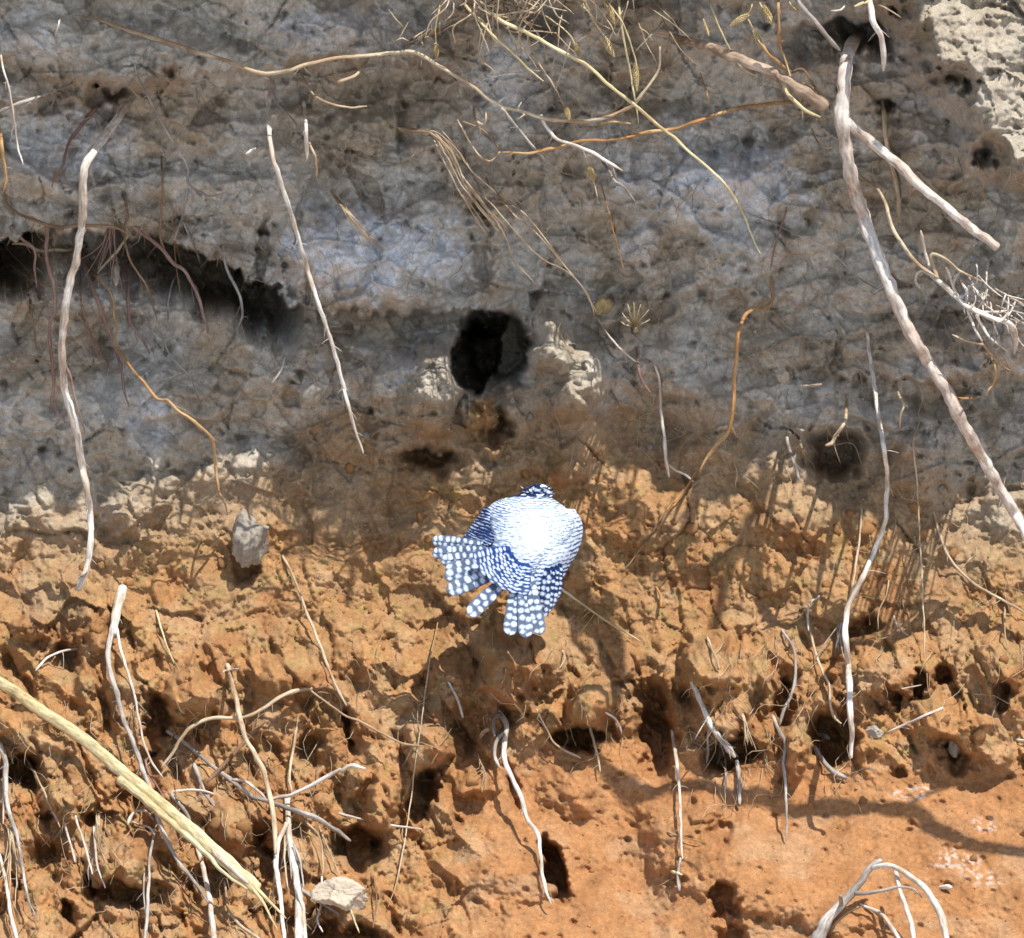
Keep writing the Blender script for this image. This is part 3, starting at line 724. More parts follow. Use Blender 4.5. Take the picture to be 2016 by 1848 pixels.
root('grass stem bearing three yellow spikelets at the upper right', 'grass stem', 'straw', 3.4, 3, 'TR 180,-50 200,0 250,130 290,220 340,320 400,400 475,440', (0, .2), .1, group=GRASS)
for lb, tx, hd in (('fat yellow seed spike hanging from the top edge at the upper right', 'TR 480,-50 490,10 545,95 575,150', (1327 + 545 * .3418, 95 * .3418, 44, 16, 26)),
                   ('yellow seed spike lying sideways at the upper right', 'TR 460,-30 440,60 400,100 330,140', (1327 + 375 * .3418, 118 * .3418, 42, 16, -58)),
                   ('yellow seed spike above the frayed root', 'TR 400,60 440,140 480,220 510,280', (1327 + 485 * .3418, 228 * .3418, 40, 16, 24)),
                   ('small seed spike at the top edge beside the grey stem', 'TR 640,-40 660,10 690,45 715,65', (1327 + 690 * .3418, 45 * .3418, 24, 12, 55)),
                   ('tiny orange seed spike below the sideways one', 'TR 150,60 180,140 200,205', (1327 + 190 * .3418, 175 * .3418, 24, 9, 18))):
    root(lb, 'grass stem', 'straw', 3, 2.6, tx, (0, .32), .1, heads=[hd], group=GRASS)

# --- other roots on the shaded upper bank
for lb, cat, cl, w0, w1, tx, d, lt in (
    ('orange root at the left edge beside the upper shade', 'root', 'orange', 10, 7, 'TL -30,700 0,760 15,900 35,1020 20,1110', (0, .10), True),
    ('thin pale rootlet near the left edge crossing a level twig', 'rootlet', 'pale', 4, 4, 'TL -10,180 0,290 20,400 50,500 75,640 90,760 105,860 135,950', (0, .12), .2),
    ('level grey twig running off the upper left edge', 'twig', 'grey', 5, 7, 'TL 400,490 250,550 100,600 0,645 -40,660', (0, .12), .5),
    ('tiny pale upright chip on the upper left bank', 'twig', 'pale', 4, 4, 'TL 350,100 335,150 320,205', (0, .10), .2),
    ('mauve root curving beside the top of the long left root', 'root', 'mauve', 8, 4, 'TL 540,640 450,750 390,840 365,950 320,1020 300,1080', (0, .04), False),
    ('fine grey root wandering down the upper left bank and bending right', 'root', 'grey', 4, 5, 'TL 770,290 790,430 860,570 930,710 1030,870 1085,980 1085,1060 1200,1130 1300,1110', (0, .02), False),
    ('thin grey rootlet dropping from the bend of the wandering root', 'rootlet', 'grey', 4, 3, 'TL 1080,1090 1060,1200 1040,1280 1000,1390', (0, .03), False),
    ('curved tan rootlet under the upper runner', 'rootlet', 'tan', 5, 4, 'TL 1740,440 1800,540 1880,590 2000,620 TC 170,615', (0, .14), .25),
    ('pale arc of root left of the grass clump', 'root', 'tan', 6, 7, 'TC 170,350 130,410 90,445 0,475', (0, .2), .3),
    ('whitish split root tip right of the straight bleached root', 'root', 'pale', 6, 9, 'TL 1755,620 1760,720 1765,800 1770,915', (0, .18), .25),
    ('short pale prong with a hooked end beside the split root tip', 'twig', 'tan', 5, 4, 'TL 1765,760 1790,850 1815,900 1825,960 1820,1030', (0, .17), .25),
    ('small white chip of wood between two hanging roots', 'twig', 'pale', 7, 5, 'TL 1485,845 1450,868 1412,890', (0, .12), .3),
    ('slender twig hanging diagonally beside the straight bleached root', 'twig', 'grey', 3, 3, 'TL 1575,520 1600,600 1680,680 1740,780', (0, .08), False),
    ('small bent twig lying on the upper bank between runner and orange root', 'twig', 'orange', 4, 4, 'TR 805,780 840,835 880,855 915,845', (0, .12), .3),
    ('brown root running down the shade behind the thick grey fork', 'root', 'tan', 9, 12, 'TR 1195,590 1210,680 1215,780 1245,920 1265,1000 1290,1120 1300,1280', (0, .02), False),
    ('tan root looping from the thick grey branch into the white root tangle', 'root', 'tan', 7, 8, 'TR 1060,1010 1110,1050 1170,1090 1220,1180 1250,1290 1310,1400 1390,1510 1500,1600 1600,1680 1700,1760 1830,1830', (0, .08), .2),
    ('thin brown rootlet slanting through the shade left of the grey branch', 'rootlet', 'mauve', 4, 3, 'TR 650,1200 610,1330 575,1450 555,1560', (0, .01), False),
    ('single pale hair root at the right under the sunlit bulge', 'rootlet', 'tan', 3, 2, 'TR 1750,905 1770,1050 1790,1150 1830,1210 1860,1310', (0, .05), False),
    ('short pale hair root beneath the sunlit bulge', 'rootlet', 'tan', 3, 2.5, 'TR 1635,915 1650,960 1665,1010', (0, .05), False),
    ('fine diagonal rootlet crossing the shade left of the grey branch', 'rootlet', 'grey', 3, 3, 'TR 400,1225 560,1280 700,1350 850,1410 960,1500 1060,1600 1180,1670', (0, .01), False),
    ('short pinkish rootlet high on the right shade', 'rootlet', 'orange', 3, 3, 'TR 160,455 185,520 205,605', (0, .08), .2),
    ('looped dark root by the top of the thick grey branch', 'rootlet', 'pale', 4, 4, 'TR 990,-20 985,30 960,60 905,62', (0, .1), .3)):
    root(lb, cat, cl, w0, w1, tx, d, lt, group=HANG)

# --- roots in and under the dark recess at the left
for lb, cl, w0, w1, tx, d in (
    ('brown root arching along the lip of the dark recess', 'brown', 6, 6, 'TL 25,1100 40,1180 100,1230 200,1270 330,1310 450,1300 650,1310 720,1340', (0, .02)),
    ('mauve root hanging at the left of the long pale root in the recess', 'mauve', 8, 6, 'TL 275,1290 270,1400 270,1500 310,1650 315,1800 ML 290,60 290,200 310,400 300,540 340,600 375,650', (0, .05)),
    ('mauve root trailing right of the long pale root', 'mauve', 9, 5, 'TL 480,1430 490,1540 540,1680 600,1830 ML 640,150 690,300 710,430 740,560', (0, .05)),
    ('red-brown root snaking down the middle of the recess', 'mauve', 8, 6, 'TL 760,1300 850,1370 940,1440 1000,1520 1060,1560 1130,1680 1180,1843 ML 1195,130', (0, .05)),
    ('grey root leaning over the right end of the recess', 'grey', 6, 5, 'TL 1285,1420 1310,1560 1380,1700 1395,1830 ML 1370,100 1360,190', (0, .05)),
    ('grey twig crossing the recess from upper right to lower left', 'tan', 6, 5, 'TL 740,1350 690,1430 600,1530 560,1575', (0, .04)),
    ('pale twig bent like an elbow at the left of the recess', 'tan', 7, 6, 'TL 450,1425 380,1445 300,1440 230,1445 150,1410 70,1408', (0, .07)),
    ('mauve twig falling into the darkest corner at the left edge', 'mauve', 6, 4, 'TL 80,1330 140,1390 200,1440 200,1560 215,1665', (0, .05)),
    ('thin brown rootlet reaching out of the left edge across the dark corner', 'brown', 4, 4, 'TL -20,1470 80,1540 200,1620 290,1660', (0, .05)),
    ('dangling brown rootlet near the centre of the recess', 'brown', 5, 4, 'TL 725,1160 735,1240 715,1330 740,1480 800,1580 850,1660 905,1840', (0, .04)),
    ('straight thin rootlet dropping past the recess middle', 'brown', 4, 4, 'TL 930,920 935,1100 925,1250 925,1370 950,1440', (0, .02)),
    ('dangling grey rootlet with a kink right of the recess middle', 'grey', 4, 3, 'TL 1060,1290 1110,1400 1140,1470 1175,1590', (0, .05)),
    ('mauve rootlet straight down behind the recess roots', 'mauve', 7, 5, 'TL 735,1490 740,1650 745,1840 ML 790,130 830,190 865,255', (0, .04)),
    ('fine grey rootlet ending below the recess floor', 'grey', 4, 3, 'TL 1030,1560 990,1640 970,1740 965,1843', (0, .04)),
    ('short fat white root stub hanging inside the recess', 'pale', 11, 13, 'TL 672,1525 668,1580 665,1640', (0, .04)),
    ('thin rootlet fanning down beside the long pale root', 'brown', 4, 3, 'TL 460,1600 470,1750 ML 520,130 580,220 630,340', (0, .04)),
    ('mauve rootlet ending on the grey slope under the recess', 'mauve', 5, 3, 'ML 440,20 500,110 545,220 575,290', (0, .04)),
    ('brown thread curving in from the left edge under the recess', 'brown', 3, 3, 'ML -20,320 40,275 130,260 230,285 330,310', (0, .03)),
    ('hairline rootlet slanting over the grey slope toward the orange root', 'grey', 3, 2.5, 'ML 890,10 940,170 985,270 1090,380 1130,480 1180,590', (0, .02)),
    ('dark thread hanging at the far left of the recess', 'brown', 5, 4, 'TL 165,1660 180,1800 ML 195,100 210,240', (0, .05))):
    root(lb, 'root', cl, w0, w1, tx, d, False, group=CAVE)
root('orange root emerging from the left recess and ending in two prongs on the clay', 'root', 'orange', 6, 9,
     'TL 490,1510 560,1600 640,1700 660,1840 ML 675,110 665,190 740,310 830,420 905,515 960,520 1020,580 1100,630 1170,690 1220,740 1235,830 1245,930 1262,1060', (0, .05), .75,
     sides=[('tan', 6, 3, 'ML 1262,1060 1225,1110 1210,1170', (0, .03)), ('tan', 6, 3, 'ML 1262,1060 1295,1110 1310,1180', (0, .03))], group=CAVE)
root('short pale twig lying on the grey slope under the recess', 'twig', 'grey', 5, 4, 'ML 1690,272 1650,262 1620,350 1565,425', (0, .02), False, group=CAVE)

# --- right half, middle
MID = 'roots on the right half of the bank'
root('bright orange twig hanging right of the kingfisher, below the shade', 'twig', 'orange', 8, 10,
     'TR 560,1600 555,1750 MR 420,20 370,150 360,280 345,400 345,500 330,640 300,720 240,790 180,870 145,935', (0, .05), .35, group=MID)
root('long thin crooked root falling down the right side into a frayed mop', 'root', 'pale', 7, 13,
     'MR 1110,120 1130,290 1150,400 1175,600 1200,740 1220,880 1230,1000 1220,1130 1215,1230 1150,1400 1080,1560 1010,1690 990,1800 BR 985,100 1005,300 1015,560 1025,660 1020,805', (0, .02), .3,
     sides=[('tan', 4, 2, 'MR 1232,1000 1250,1050 1265,1075', (0, .05))], group=MID)
root('forked pale root above the sunlit edge right of the kingfisher', 'root', 'pale', 5, 8, 'MC 1830,320 1855,420 1860,560 1880,720 1895,880 1908,965', (0, .05), False,
     sides=[('pale', 6, 4, 'MC 1900,890 1950,925 2000,950 2050,990', (0, .01))], group=MID)
for lb, cat, cl, w0, w1, tx, d, lt in (
    ('short twig elbowed in the shade at the right', 'twig', 'tan', 6, 4, 'MR 1275,440 1300,500 1325,545 1305,610 1300,685', (0, .05), .3),
    ('stubby level pale twig in the middle of the right shade', 'twig', 'pale', 6, 5, 'MR 730,442 790,440 850,430', (0, .06), .3),
    ('jointed twig dangling into the right hollow', 'twig', 'tan', 6, 8, 'MR 995,520 985,640 930,730 910,770 875,782', (0, .06), .4),
    ('hair-thin rootlet beside the jointed twig in the right hollow', 'rootlet', 'brown', 2.5, 2, 'MR 985,660 1005,750 1030,830', (0, .05), False),
    ('short grey peg leaning at the left of the right hollow', 'twig', 'grey', 7, 6, 'MR 655,770 690,880 722,985', (0, .03), .3),
    ('thin straight rootlet down the crumbly right side', 'rootlet', 'tan', 4, 3.5, 'MR 1405,675 1375,760 1395,950 1410,1200 1425,1500 1440,1800 BR 1445,120 1440,230', (0, .02), False),
    ('tan rootlet slanting to the right edge below the thick branch', 'rootlet', 'tan', 5, 6, 'MR 1500,1180 1530,1300 1600,1450 1720,1570 1850,1650 2040,1755', (0, .02), False),
    ('straight brown stem standing left of the crooked root', 'twig', 'tan', 4, 5, 'MR 1080,1170 1065,1350 1040,1520 1020,1650', (0, .03), False),
    ('red hooked root in the white tangle at the right edge', 'root', 'orange', 4, 7, 'MR 1770,190 1820,260 1845,320 1850,400 1800,480', (0, .06), .4),
    ('orange chip of root lying under the thick grey branch', 'twig', 'orange', 5, 4, 'MR 1730,508 1680,512 1630,505', (0, .03), .3),
    ('orange root joining the forked root to the runnelled clay', 'root', 'orange', 5, 6, 'MR 130,930 75,1020 0,1110 MC 1930,1110 1878,1185', (0, .03), False),
    ('dark thin streak curving down left from the orange root', 'root', 'brown', 4, 3, 'MC 1870,1190 1830,1260 1780,1330 1700,1440 1645,1505', (0, .02), False),
    ('pale bowed rootlet right of the nest hole', 'rootlet', 'pale', 3, 5, 'MC 1515,80 1580,170 1640,235 1720,300', (0, .06), .2),
    ('pinkish curved rootlet under the bowed one', 'rootlet', 'mauve', 5, 5, 'MC 1725,240 1730,310 1750,400 1805,482', (0, .04), .3),
    ('small glowing orange stub on the clay right of the kingfisher', 'twig', 'orange', 5, 9, 'MC 1835,1595 1862,1650 1865,1712', (0, .03), False),
    ('yellow straw poking out right of the kingfisher tail', 'twig', 'straw', 6, 3, 'MC 1250,1580 1290,1610 1400,1690 1500,1760 1600,1830 BC 1640,70 1745,132', (0, .02), False),
    ('pale upright sliver in the shade at the lower right clay', 'rootlet', 'tan', 3.5, 3, 'BR 1905,-20 1905,80 1925,170', (0, .02), False),
    ('level pale twig bridging lumps at the right', 'twig', 'pale', 6, 5, 'BR 1520,530 1380,590 1230,657', (0, .02), False),
    ('faint level rootlet above the bridging twig', 'rootlet', 'pale', 2.5, 2.5, 'BR 1290,410 1350,400 1425,383', (0, .015), False),
    ('tan peg leaning on the clay bulge', 'twig', 'tan', 5, 4, 'BR 205,145 235,215 262,295', (0, .02), False),
    ('wavy grey twig above the frayed mop of roots', 'twig', 'grey', 5, 8, 'BR 640,95 690,180 700,300 680,430 630,540 608,615', (0, .04), False),
    ('tall crooked root dropping onto the smooth clay with a thin straight tail', 'root', 'grey', 8, 3.5, 'BR 585,600 610,660 640,720 635,850 645,1000 650,1150 645,1285', (0, .03), False),
    ('tan rootlet with a forked end hanging in the lower right hollow', 'rootlet', 'tan', 5, 6, 'BR 770,0 790,90 810,180 850,290 890,380 900,500 930,580 962,607', (0, .03), False),
    ('white-tipped stub sticking out of the lower right hollow', 'twig', 'pale', 7, 13, 'BR 825,668 860,672 893,692', (0, .05), False),
    ('white-ended root lying at the lower edge of the hollow', 'root', 'grey', 9, 11, 'BR 825,770 870,840 930,890 992,920', (0, .015), False),
    ('white fleck of twig at the right edge low down', 'twig', 'pale', 6, 6, 'BR 1975,700 2010,704 2040,706', (0, .02), False),
    ('orange thread lying on the smooth slope', 'rootlet', 'orange', 4, 3, 'BR -10,1240 80,1270 162,1287', (0, .01), False),
    ('short grey prong under the frayed root', 'twig', 'grey', 8, 7, 'BR 368,870 378,960 378,1072', (0, .03), False),
    ('thin white prong left of the grey one', 'twig', 'pale', 4, 3, 'BR 295,840 297,930 293,1025', (0, .03), False),
    ('stub of root hanging at the dark hollow right of centre', 'twig', 'grey', 6, 5, 'BR 200,640 195,730 190,835', (0, .03), False),
    ('bent prong near the frayed root', 'twig', 'grey', 5, 4, 'BR 268,720 265,780 248,842', (0, .03), False),
    ('pale thread down the right clay below the crumbs', 'rootlet', 'tan', 3, 2.5, 'MR 1235,1575 1220,1650 1180,1740 1175,1843', (0, .02), False),
    ('curved white sprig beside the crooked root', 'twig', 'pale', 4, 4, 'MR 820,1665 780,1690 770,1780 775,1850', (0, .03), False),
    ('white rootlet under the runnelled clay at far right', 'rootlet', 'pale', 4, 3, 'BR 1270,0 1290,50 1345,95', (0, .02), False)):
    root(lb, cat, cl, w0, w1, tx, d, lt, group=MID)
# white tangle at the right edge
root('bleached tangle of dry rootlets at the right edge beyond the thick branch', 'root', 'pale', 7, 12,
     'TR 1380,1490 1450,1560 1520,1620 1600,1690 1680,1760 1760,1800 MR 1830,50 1930,80 1970,160 1960,255', (0, .12), .2,
     sides=[('pale', 6, 5, 'TR 1500,1600 1420,1560 1390,1620 1420,1665', (0, .12), True), ('pale', 6, 6, 'TR 1480,1590 1440,1430 1420,1330', (0, .12), True),
            ('tan', 7, 5, 'TR 1520,1620 1480,1470 1560,1490 1640,1560 1775,1622', (0, .12), True), ('pale', 6, 4, 'TR 1620,1690 1590,1600 1565,1540', (0, .12), True),
            ('pale', 6, 5, 'TR 1620,1690 1610,1620 1645,1570', (0, .12), True), ('pale', 8, 5, 'TR 1640,1720 1690,1690 1650,1620', (0, .1), True),
            ('pale', 8, 5, 'TR 1640,1720 1720,1790 1820,1830 MR 1880,70 1930,10', (0, .1), True), ('pale', 6, 4, 'MR 1740,30 1790,120 1840,180 1940,250', (0, .1), True),
            ('pale', 6, 4, 'MR 1690,0 1730,100 1780,200', (0, .1), True), ('tan', 5, 4, 'MR 1780,200 1690,180 1600,145', (0, .1), True), ('tan', 5, 3, 'MR 1780,200 1860,300 1950,360', (0, .08), True),
            ('pale', 6, 4, 'TR 1680,1760 1700,1650 1755,1690 1800,1780', (0, .1), True), ('pale', 5, 4, 'TR 1760,1800 1850,1800 1930,1790', (0, .1), True)], group=MID)
# frayed root with its fibres
fr = [('grey', 3, 2, 'BR 235,650 %d,%d %d,%d' % (260 + 8 * k, 700 + 4 * k, 290 + 13 * k, 800 - 3 * (k % 3) * 9), (0, .03)) for k in range(7)]
root('splintered white root fraying into fibres below the clay bulge', 'root', 'pale', 10, 12, 'BR 115,390 135,440 165,510 190,570 225,640 290,720 350,800', (0, .05), False,
     sides=fr + [('pale', 3, 2, 'BR 220,610 255,570 290,530', (0, .04)), ('grey', 3, 2, 'BR 190,580 150,640 120,700', (0, .04))], group=LOW)

# --- lower left and bottom
root('reed stalk of pale straw slanting across the lower left corner', 'stalk', 'straw', 22, 27,
     'BL -120,290 0,372 100,432 230,530 370,618 530,735 680,865 850,1005 1000,1130 1150,1262 1250,1352 1380,1470 1480,1560', (-.0, .14), False,
     sides=[('straw', 18, 5, 'BL 690,930 790,1005 900,1105 1060,1240 1200,1370 1290,1470 1420,1560', (0, .16)), ('straw', 9, 3, 'BL 1470,1550 1560,1640 1650,1730', (0, .15)),
            ('straw', 8, 2, 'BL 1440,1530 1520,1650 1600,1800', (0, .14)), ('pale', 12, 8, 'BL 1230,1345 1320,1430 1430,1530', (0, .16))], group=LOW, wig=.25, flat=.55)
root('cut white root stub that splits into two trailing strands above the reed stalk', 'root', 'pale', 19, 15, 'ML 695,1640 680,1700 665,1760 655,1830 BL 655,90', (0, .05), False,
     sides=[('grey', 11, 7, 'BL 645,60 625,200 640,320 680,460 720,600 770,720 820,870 870,1000 900,1120 940,1230 1000,1360 1080,1470 1150,1560 1200,1640', (0, .10)),
            ('pale', 6, 4, 'BL 675,60 700,200 740,320 770,420 800,580 830,720 870,820 935,915', (0, .05)), ('mauve', 5, 3, 'BL 830,760 850,870 900,960 960,1060', (0, .05))], group=LOW)
root('tan twig standing upright with a broken top in the lower left', 'twig', 'tan', 9, 11, 'BL 1320,300 1345,400 1375,540 1410,680 1470,790 1520,890 1550,1020 1570,1100 1580,1200 1590,1360', (.09, .10), False,
     sides=[('pale', 5, 5, 'BL 1322,305 1300,300 1285,312', (0, .1)), ('pale', 5, 4, 'BL 1322,305 1350,296 1372,292', (0, .1))], group=LOW)
root('tan twig arching level behind the upright broken twig', 'twig', 'tan', 8, 7, 'BL 1785,405 1720,415 1620,450 1500,530 1390,575 1230,575 1130,610 1050,680 1000,770 930,862', (.01, .03), False, group=LOW, arch=.03)
root('white forked twig lying over the lower left clay', 'twig', 'grey', 8, 10, 'BL 990,670 1050,710 1150,790 1260,880 1340,940 1440,1020 1530,1050 1680,1100 1820,1150 1930,1220 BC 0,1225 75,1282', (.02, .06), False,
     sides=[('pale', 7, 8, 'BL 1545,1045 1620,1030 1700,1010 1850,930 1960,870 BC 20,880 80,848 160,866', (0, .09)), ('pale', 6, 6, 'BL 1340,930 1400,935 1470,980 1530,1040', (0, .06))], group=LOW, arch=.06)
root('cluster of thick white roots dropping out of the bottom edge at the left', 'root', 'pale', 12, 17, 'BL 1655,1080 1660,1150 1670,1280 1700,1450 1720,1600 1720,1740 1725,1900', (0, .06), False,
     sides=[('pale', 11, 8, 'BL 1655,1180 1605,1290 1590,1430 1615,1600 1640,1880', (0, .08)), ('pale', 10, 8, 'BL 1715,1560 1745,1680 1760,1880', (0, .08)), ('grey', 5, 3, 'BL 1690,1300 1730,1400 1750,1560', (0, .06)),
            ('tan', 5, 3, 'BL 1640,1250 1640,1400 1660,1560', (0, .05)), ('orange', 5, 3, 'BL 1600,1400 1580,1500 1570,1620', (0, .05))], group=LOW)
for lb, cat, cl, w0, w1, tx, d in (
    ('white root hanging to the bottom edge beneath the reed stalk', 'root', 'pale', 9, 12, 'BL 1145,1350 1180,1480 1210,1640 1235,1880', (0, .06)),
    ('bundle root at the left edge, thick at its top', 'root', 'grey', 11, 4, 'BL 5,740 30,820 35,900 35,1020 60,1140 100,1260 130,1440 160,1600 205,1725', (0, .05)),
    ('thin straight root at the left edge beside the bundle root', 'root', 'grey', 5, 4, 'BL 15,850 22,1000 18,1185', (0, .05)),
    ('white root running off the lower left corner', 'root', 'pale', 6, 9, 'BL 5,1390 40,1550 60,1700 105,1880', (0, .05)),
    ('rust-coloured root in the lower left corner', 'root', 'orange', 4, 5, 'BL 50,1600 80,1700 100,1830', (0, .04)),
    ('thin pale root under the left hollow', 'rootlet', 'tan', 4, 4, 'BL 175,840 240,970 290,1080 345,1205', (0, .03)),
    ('first of three short white rootlets below the left clay ledge', 'rootlet', 'pale', 5, 4, 'BL 375,1185 400,1280 432,1405', (0, .03)),
    ('second of three short white rootlets below the left clay ledge', 'rootlet', 'pale', 5, 4, 'BL 435,1155 490,1310 532,1475', (0, .03)),
    ('third of three short white rootlets below the left clay ledge', 'rootlet', 'pale', 5, 3.5, 'BL 545,1245 560,1420 605,1555', (0, .03)),
    ('grey root wavering down to the bottom edge left of the reed end', 'root', 'grey', 5, 7, 'BL 885,1260 860,1380 862,1480 850,1600 850,1700 832,1880', (0, .04)),
    ('finer grey root beside the wavering one', 'root', 'grey', 4, 3, 'BL 830,1470 828,1600 838,1700', (0, .03)),
    ('curled white root under the middle of the reed stalk', 'root', 'pale', 5, 7, 'BL 885,1155 840,1112 785,1112 750,1150 738,1190', (0, .08)),
    ('white rootlet below the curled root', 'rootlet', 'pale', 5, 4, 'BL 745,1160 800,1190 860,1205 882,1235', (0, .06)),
    ('tan bowed twig at the bottom edge left of the white root cluster', 'twig', 'tan', 5, 7, 'BL 1300,1555 1310,1660 1350,1730 1410,1790 1500,1850', (0, .06)),
    ('small pale arched twig at the left over a dark hollow', 'twig', 'pale', 4, 5, 'BL 445,178 360,190 270,230 205,302', (0, .02)),
    ('straw thread on the left clay above the ledge', 'rootlet', 'straw', 4, 3, 'BL 905,-20 950,130 1005,265', (0, .015)),
    ('upright tan rootlet above the white forked twig', 'rootlet', 'tan', 5, 6, 'BL 1705,640 1690,760 1668,900 1680,1005', (0, .03)),
    ('dark stick propped diagonally behind the upright broken twig', 'twig', 'brown', 7, 9, 'BL 1515,600 1400,720 1300,830 1195,940', (0, .02)),
    ('tan root slanting down the clay left of the kingfisher tail', 'root', 'tan', 5, 6, 'ML 1640,1440 1700,1560 1750,1700 BL 1780,0 1850,170 1920,360 1995,505', (0, .02)),
    ('grey peg under the white forked twig', 'twig', 'grey', 8, 5, 'BL 1130,880 1180,1000 1235,1085', (0, .03)),
    ('level pinkish twig behind the two trailing strands', 'twig', 'pale', 6, 4, 'BL 1000,1002 1080,990 1160,992 1235,1015', (0, .03)),
    ('grey curved root between reed stalk and forked twig', 'root', 'grey', 8, 6, 'BL 1000,1030 1050,1090 1085,1150 1100,1205', (0, .05)),
    ('grey stick passing under the pale flat stone', 'twig', 'grey', 8, 6, 'BL 1740,1570 1850,1640 1960,1705', (0, .03)),
    ('hooked rootlet hanging below the pale flat stone', 'rootlet', 'pale', 5, 4, 'BL 1855,1500 1850,1640 1828,1740 1860,1810', (0, .05)),
    ('bowed tan thread right of the white root cluster', 'rootlet', 'tan', 4, 3, 'BL 1760,1170 1840,1260 1862,1400 1855,1480', (0, .03)),
    ('second tan thread right of the white root cluster', 'rootlet', 'tan', 4, 3, 'BL 1850,1230 1900,1350 1955,1475', (0, .03)),
    ('long slender dry stalk leaning down left of centre', 'grass stem', 'tan', 2.6, 3, 'BC 580,15 560,110 535,220 510,400 480,620 450,820 420,1060 380,1320 340,1520 292,1665', (0, .02)),
    ('thin tan rootlet lying across the leaning dry stalk', 'rootlet', 'tan', 4, 5, 'BL 1780,410 1900,500 2010,572 BC 120,590 250,660 380,722 495,737', (0, .02)),
    ('short pale curled chip in the shadow below the kingfisher', 'twig', 'pale', 5, 6, 'BC 650,385 690,460 722,572', (0, .03)),
    ('pale twig ending between two clay lumps below the bird', 'twig', 'tan', 4, 5, 'BC 1160,555 1210,650 1260,730 1400,805', (0, .03)),
    ('hanging rootlet over the hollow below the clay lump', 'rootlet', 'tan', 6, 4, 'BC 1455,630 1490,760 1512,885', (0, .03)),
    ('small white hooked rootlet right of the clay lump', 'rootlet', 'pale', 4, 4.5, 'BC 1540,540 1610,590 1638,665', (0, .03)),
    ('tiny pale wisp on the smooth bulge below the bird', 'rootlet', 'pale', 3.5, 3, 'BC 1300,195 1310,225 1278,290', (0, .01)),
    ('thin white root with a knotted top standing on the smooth slope', 'root', 'pale', 8, 4, 'BC 1935,690 1950,800 1965,930 1975,1100 1980,1280 1987,1385', (0, .05)),
    ('short straw chip lying at the foot of the knotted white root', 'twig', 'straw', 6, 6, 'BC 1925,1458 1950,1465 1985,1478', (0, .015)),
    ('small dark twig on the slope by the straw chip', 'twig', 'brown', 3.5, 3, 'BC 1955,1485 1900,1515 1845,1548', (0, .012)),
    ('white peg below the straw chip', 'twig', 'grey', 5, 9, 'BC 1975,1390 1960,1480 1968,1570', (0, .02)),
    ('pale twig lying level left of the leaning dry stalk foot', 'twig', 'pale', 5, 4, 'BC 305,1193 390,1205 485,1216', (0, .03)),
    ('stub of pale twig by the end of the white forked twig', 'twig', 'pale', 5, 4, 'BC 20,1128 85,1145 155,1162', (0, .03)),
    ('brown thread climbing the lower slope beside the leaning stalk', 'rootlet', 'brown', 3, 3, 'BC 215,1520 225,1640 205,1785', (0, .01)),
    ('yellow wisp at the pale flat stone', 'rootlet', 'straw', 3.5, 3, 'BC 80,1690 100,1750 125,1815', (0, .012))):
    root(lb, cat, cl, w0, w1, tx, d, False, group=LOW)
root('twisted pale root looping out of the shadow below the kingfisher', 'root', 'pale', 11, 6, 'BC 930,545 968,600 972,660 960,720 965,830 1010,930 1060,1040 1090,1150 1130,1210 1160,1270 1172,1400 1190,1530 1228,1645', (.02, .03), False,
     sides=[('grey', 8, 6, 'BC 935,552 905,580 895,630 905,680', (0, .07)), ('grey', 8, 6, 'BC 955,660 915,710 905,790 935,865', (0, .06)), ('tan', 7, 8, 'BC 870,640 840,655 820,690', (0, .05))], group=LOW, arch=.04)
root('dry grey branch at the lower right corner with three curved white shoots', 'branch', 'grey', 26, 10, 'BR 800,1900 830,1843 880,1740 960,1650 1060,1540 1140,1430 1192,1393', (0, .12), False,
     sides=[('pale', 9, 15, 'BR 1140,1440 1200,1425 1260,1430 1350,1480 1440,1550 1500,1640 1540,1720 1560,1790 1580,1890', (0, .16)), ('pale', 8, 10, 'BR 1275,1435 1300,1560 1340,1680 1370,1780 1385,1880', (0, .16)),
            ('grey', 8, 4, 'BR 1040,1585 1120,1585 1200,1570 1300,1550 1380,1560 1430,1612', (0, .15)), ('grey', 9, 8, 'BR 965,1650 962,1620 958,1598', (0, .14)), ('brown', 4, 3, 'BR 900,1790 1000,1700 1100,1650', (0, .08))], group=LOW)
root('white shoot curving to the bottom edge inside the lower right branch', 'twig', 'pale', 6, 10, 'BR 1105,1662 1190,1700 1240,1760 1310,1870', (0, .08), False, group=LOW)
root('white chip of wood at the tip of the lower right branch', 'twig', 'pale', 8, 11, 'BR 1540,1552 1565,1548 1595,1552', (0, .02), False, group=LOW)

# --- bundles of hair roots
def tuft(label, strands, cl, w, lit, d, group):
    """a bundle: every strand a part"""
    e = None
    for tx in strands:
        uv = path(tx); C, rad = route(uv, w, w * .6, d, lit, None, False, 0, .9)
        if e is None:
            e = link('root_tuft', None, None, Vector(C[0])); e.empty_display_size = .02; org = C[0]
            tag(e, label, 'root tuft', group)
        link('strand', tube_mesh('strand', C, rad, RM[cl], 5, 1.0, SEED[0], org), e)
    return e
def fan(base, ctrl, n, spread, sd):
    """strings for n strands that follow one path and part from one another"""
    r = np.random.RandomState(sd); P_ = path(base); out = []
    for k in range(n):
        cut = max(3, int(len(P_) * r.uniform(.55, 1.0)))
        off = r.normal(0, 1, 2) * spread
        Q = P_[:cut] + np.linspace(.25, 1, cut)[:, None] * off * np.linspace(.4, 1.3, cut)[:, None] + r.normal(0, spread * .16, (cut, 2))
        out.append('P ' + ' '.join('%.1f,%.1f' % (a, b) for a, b in Q))
    return out
T = 'tufts of hair roots'
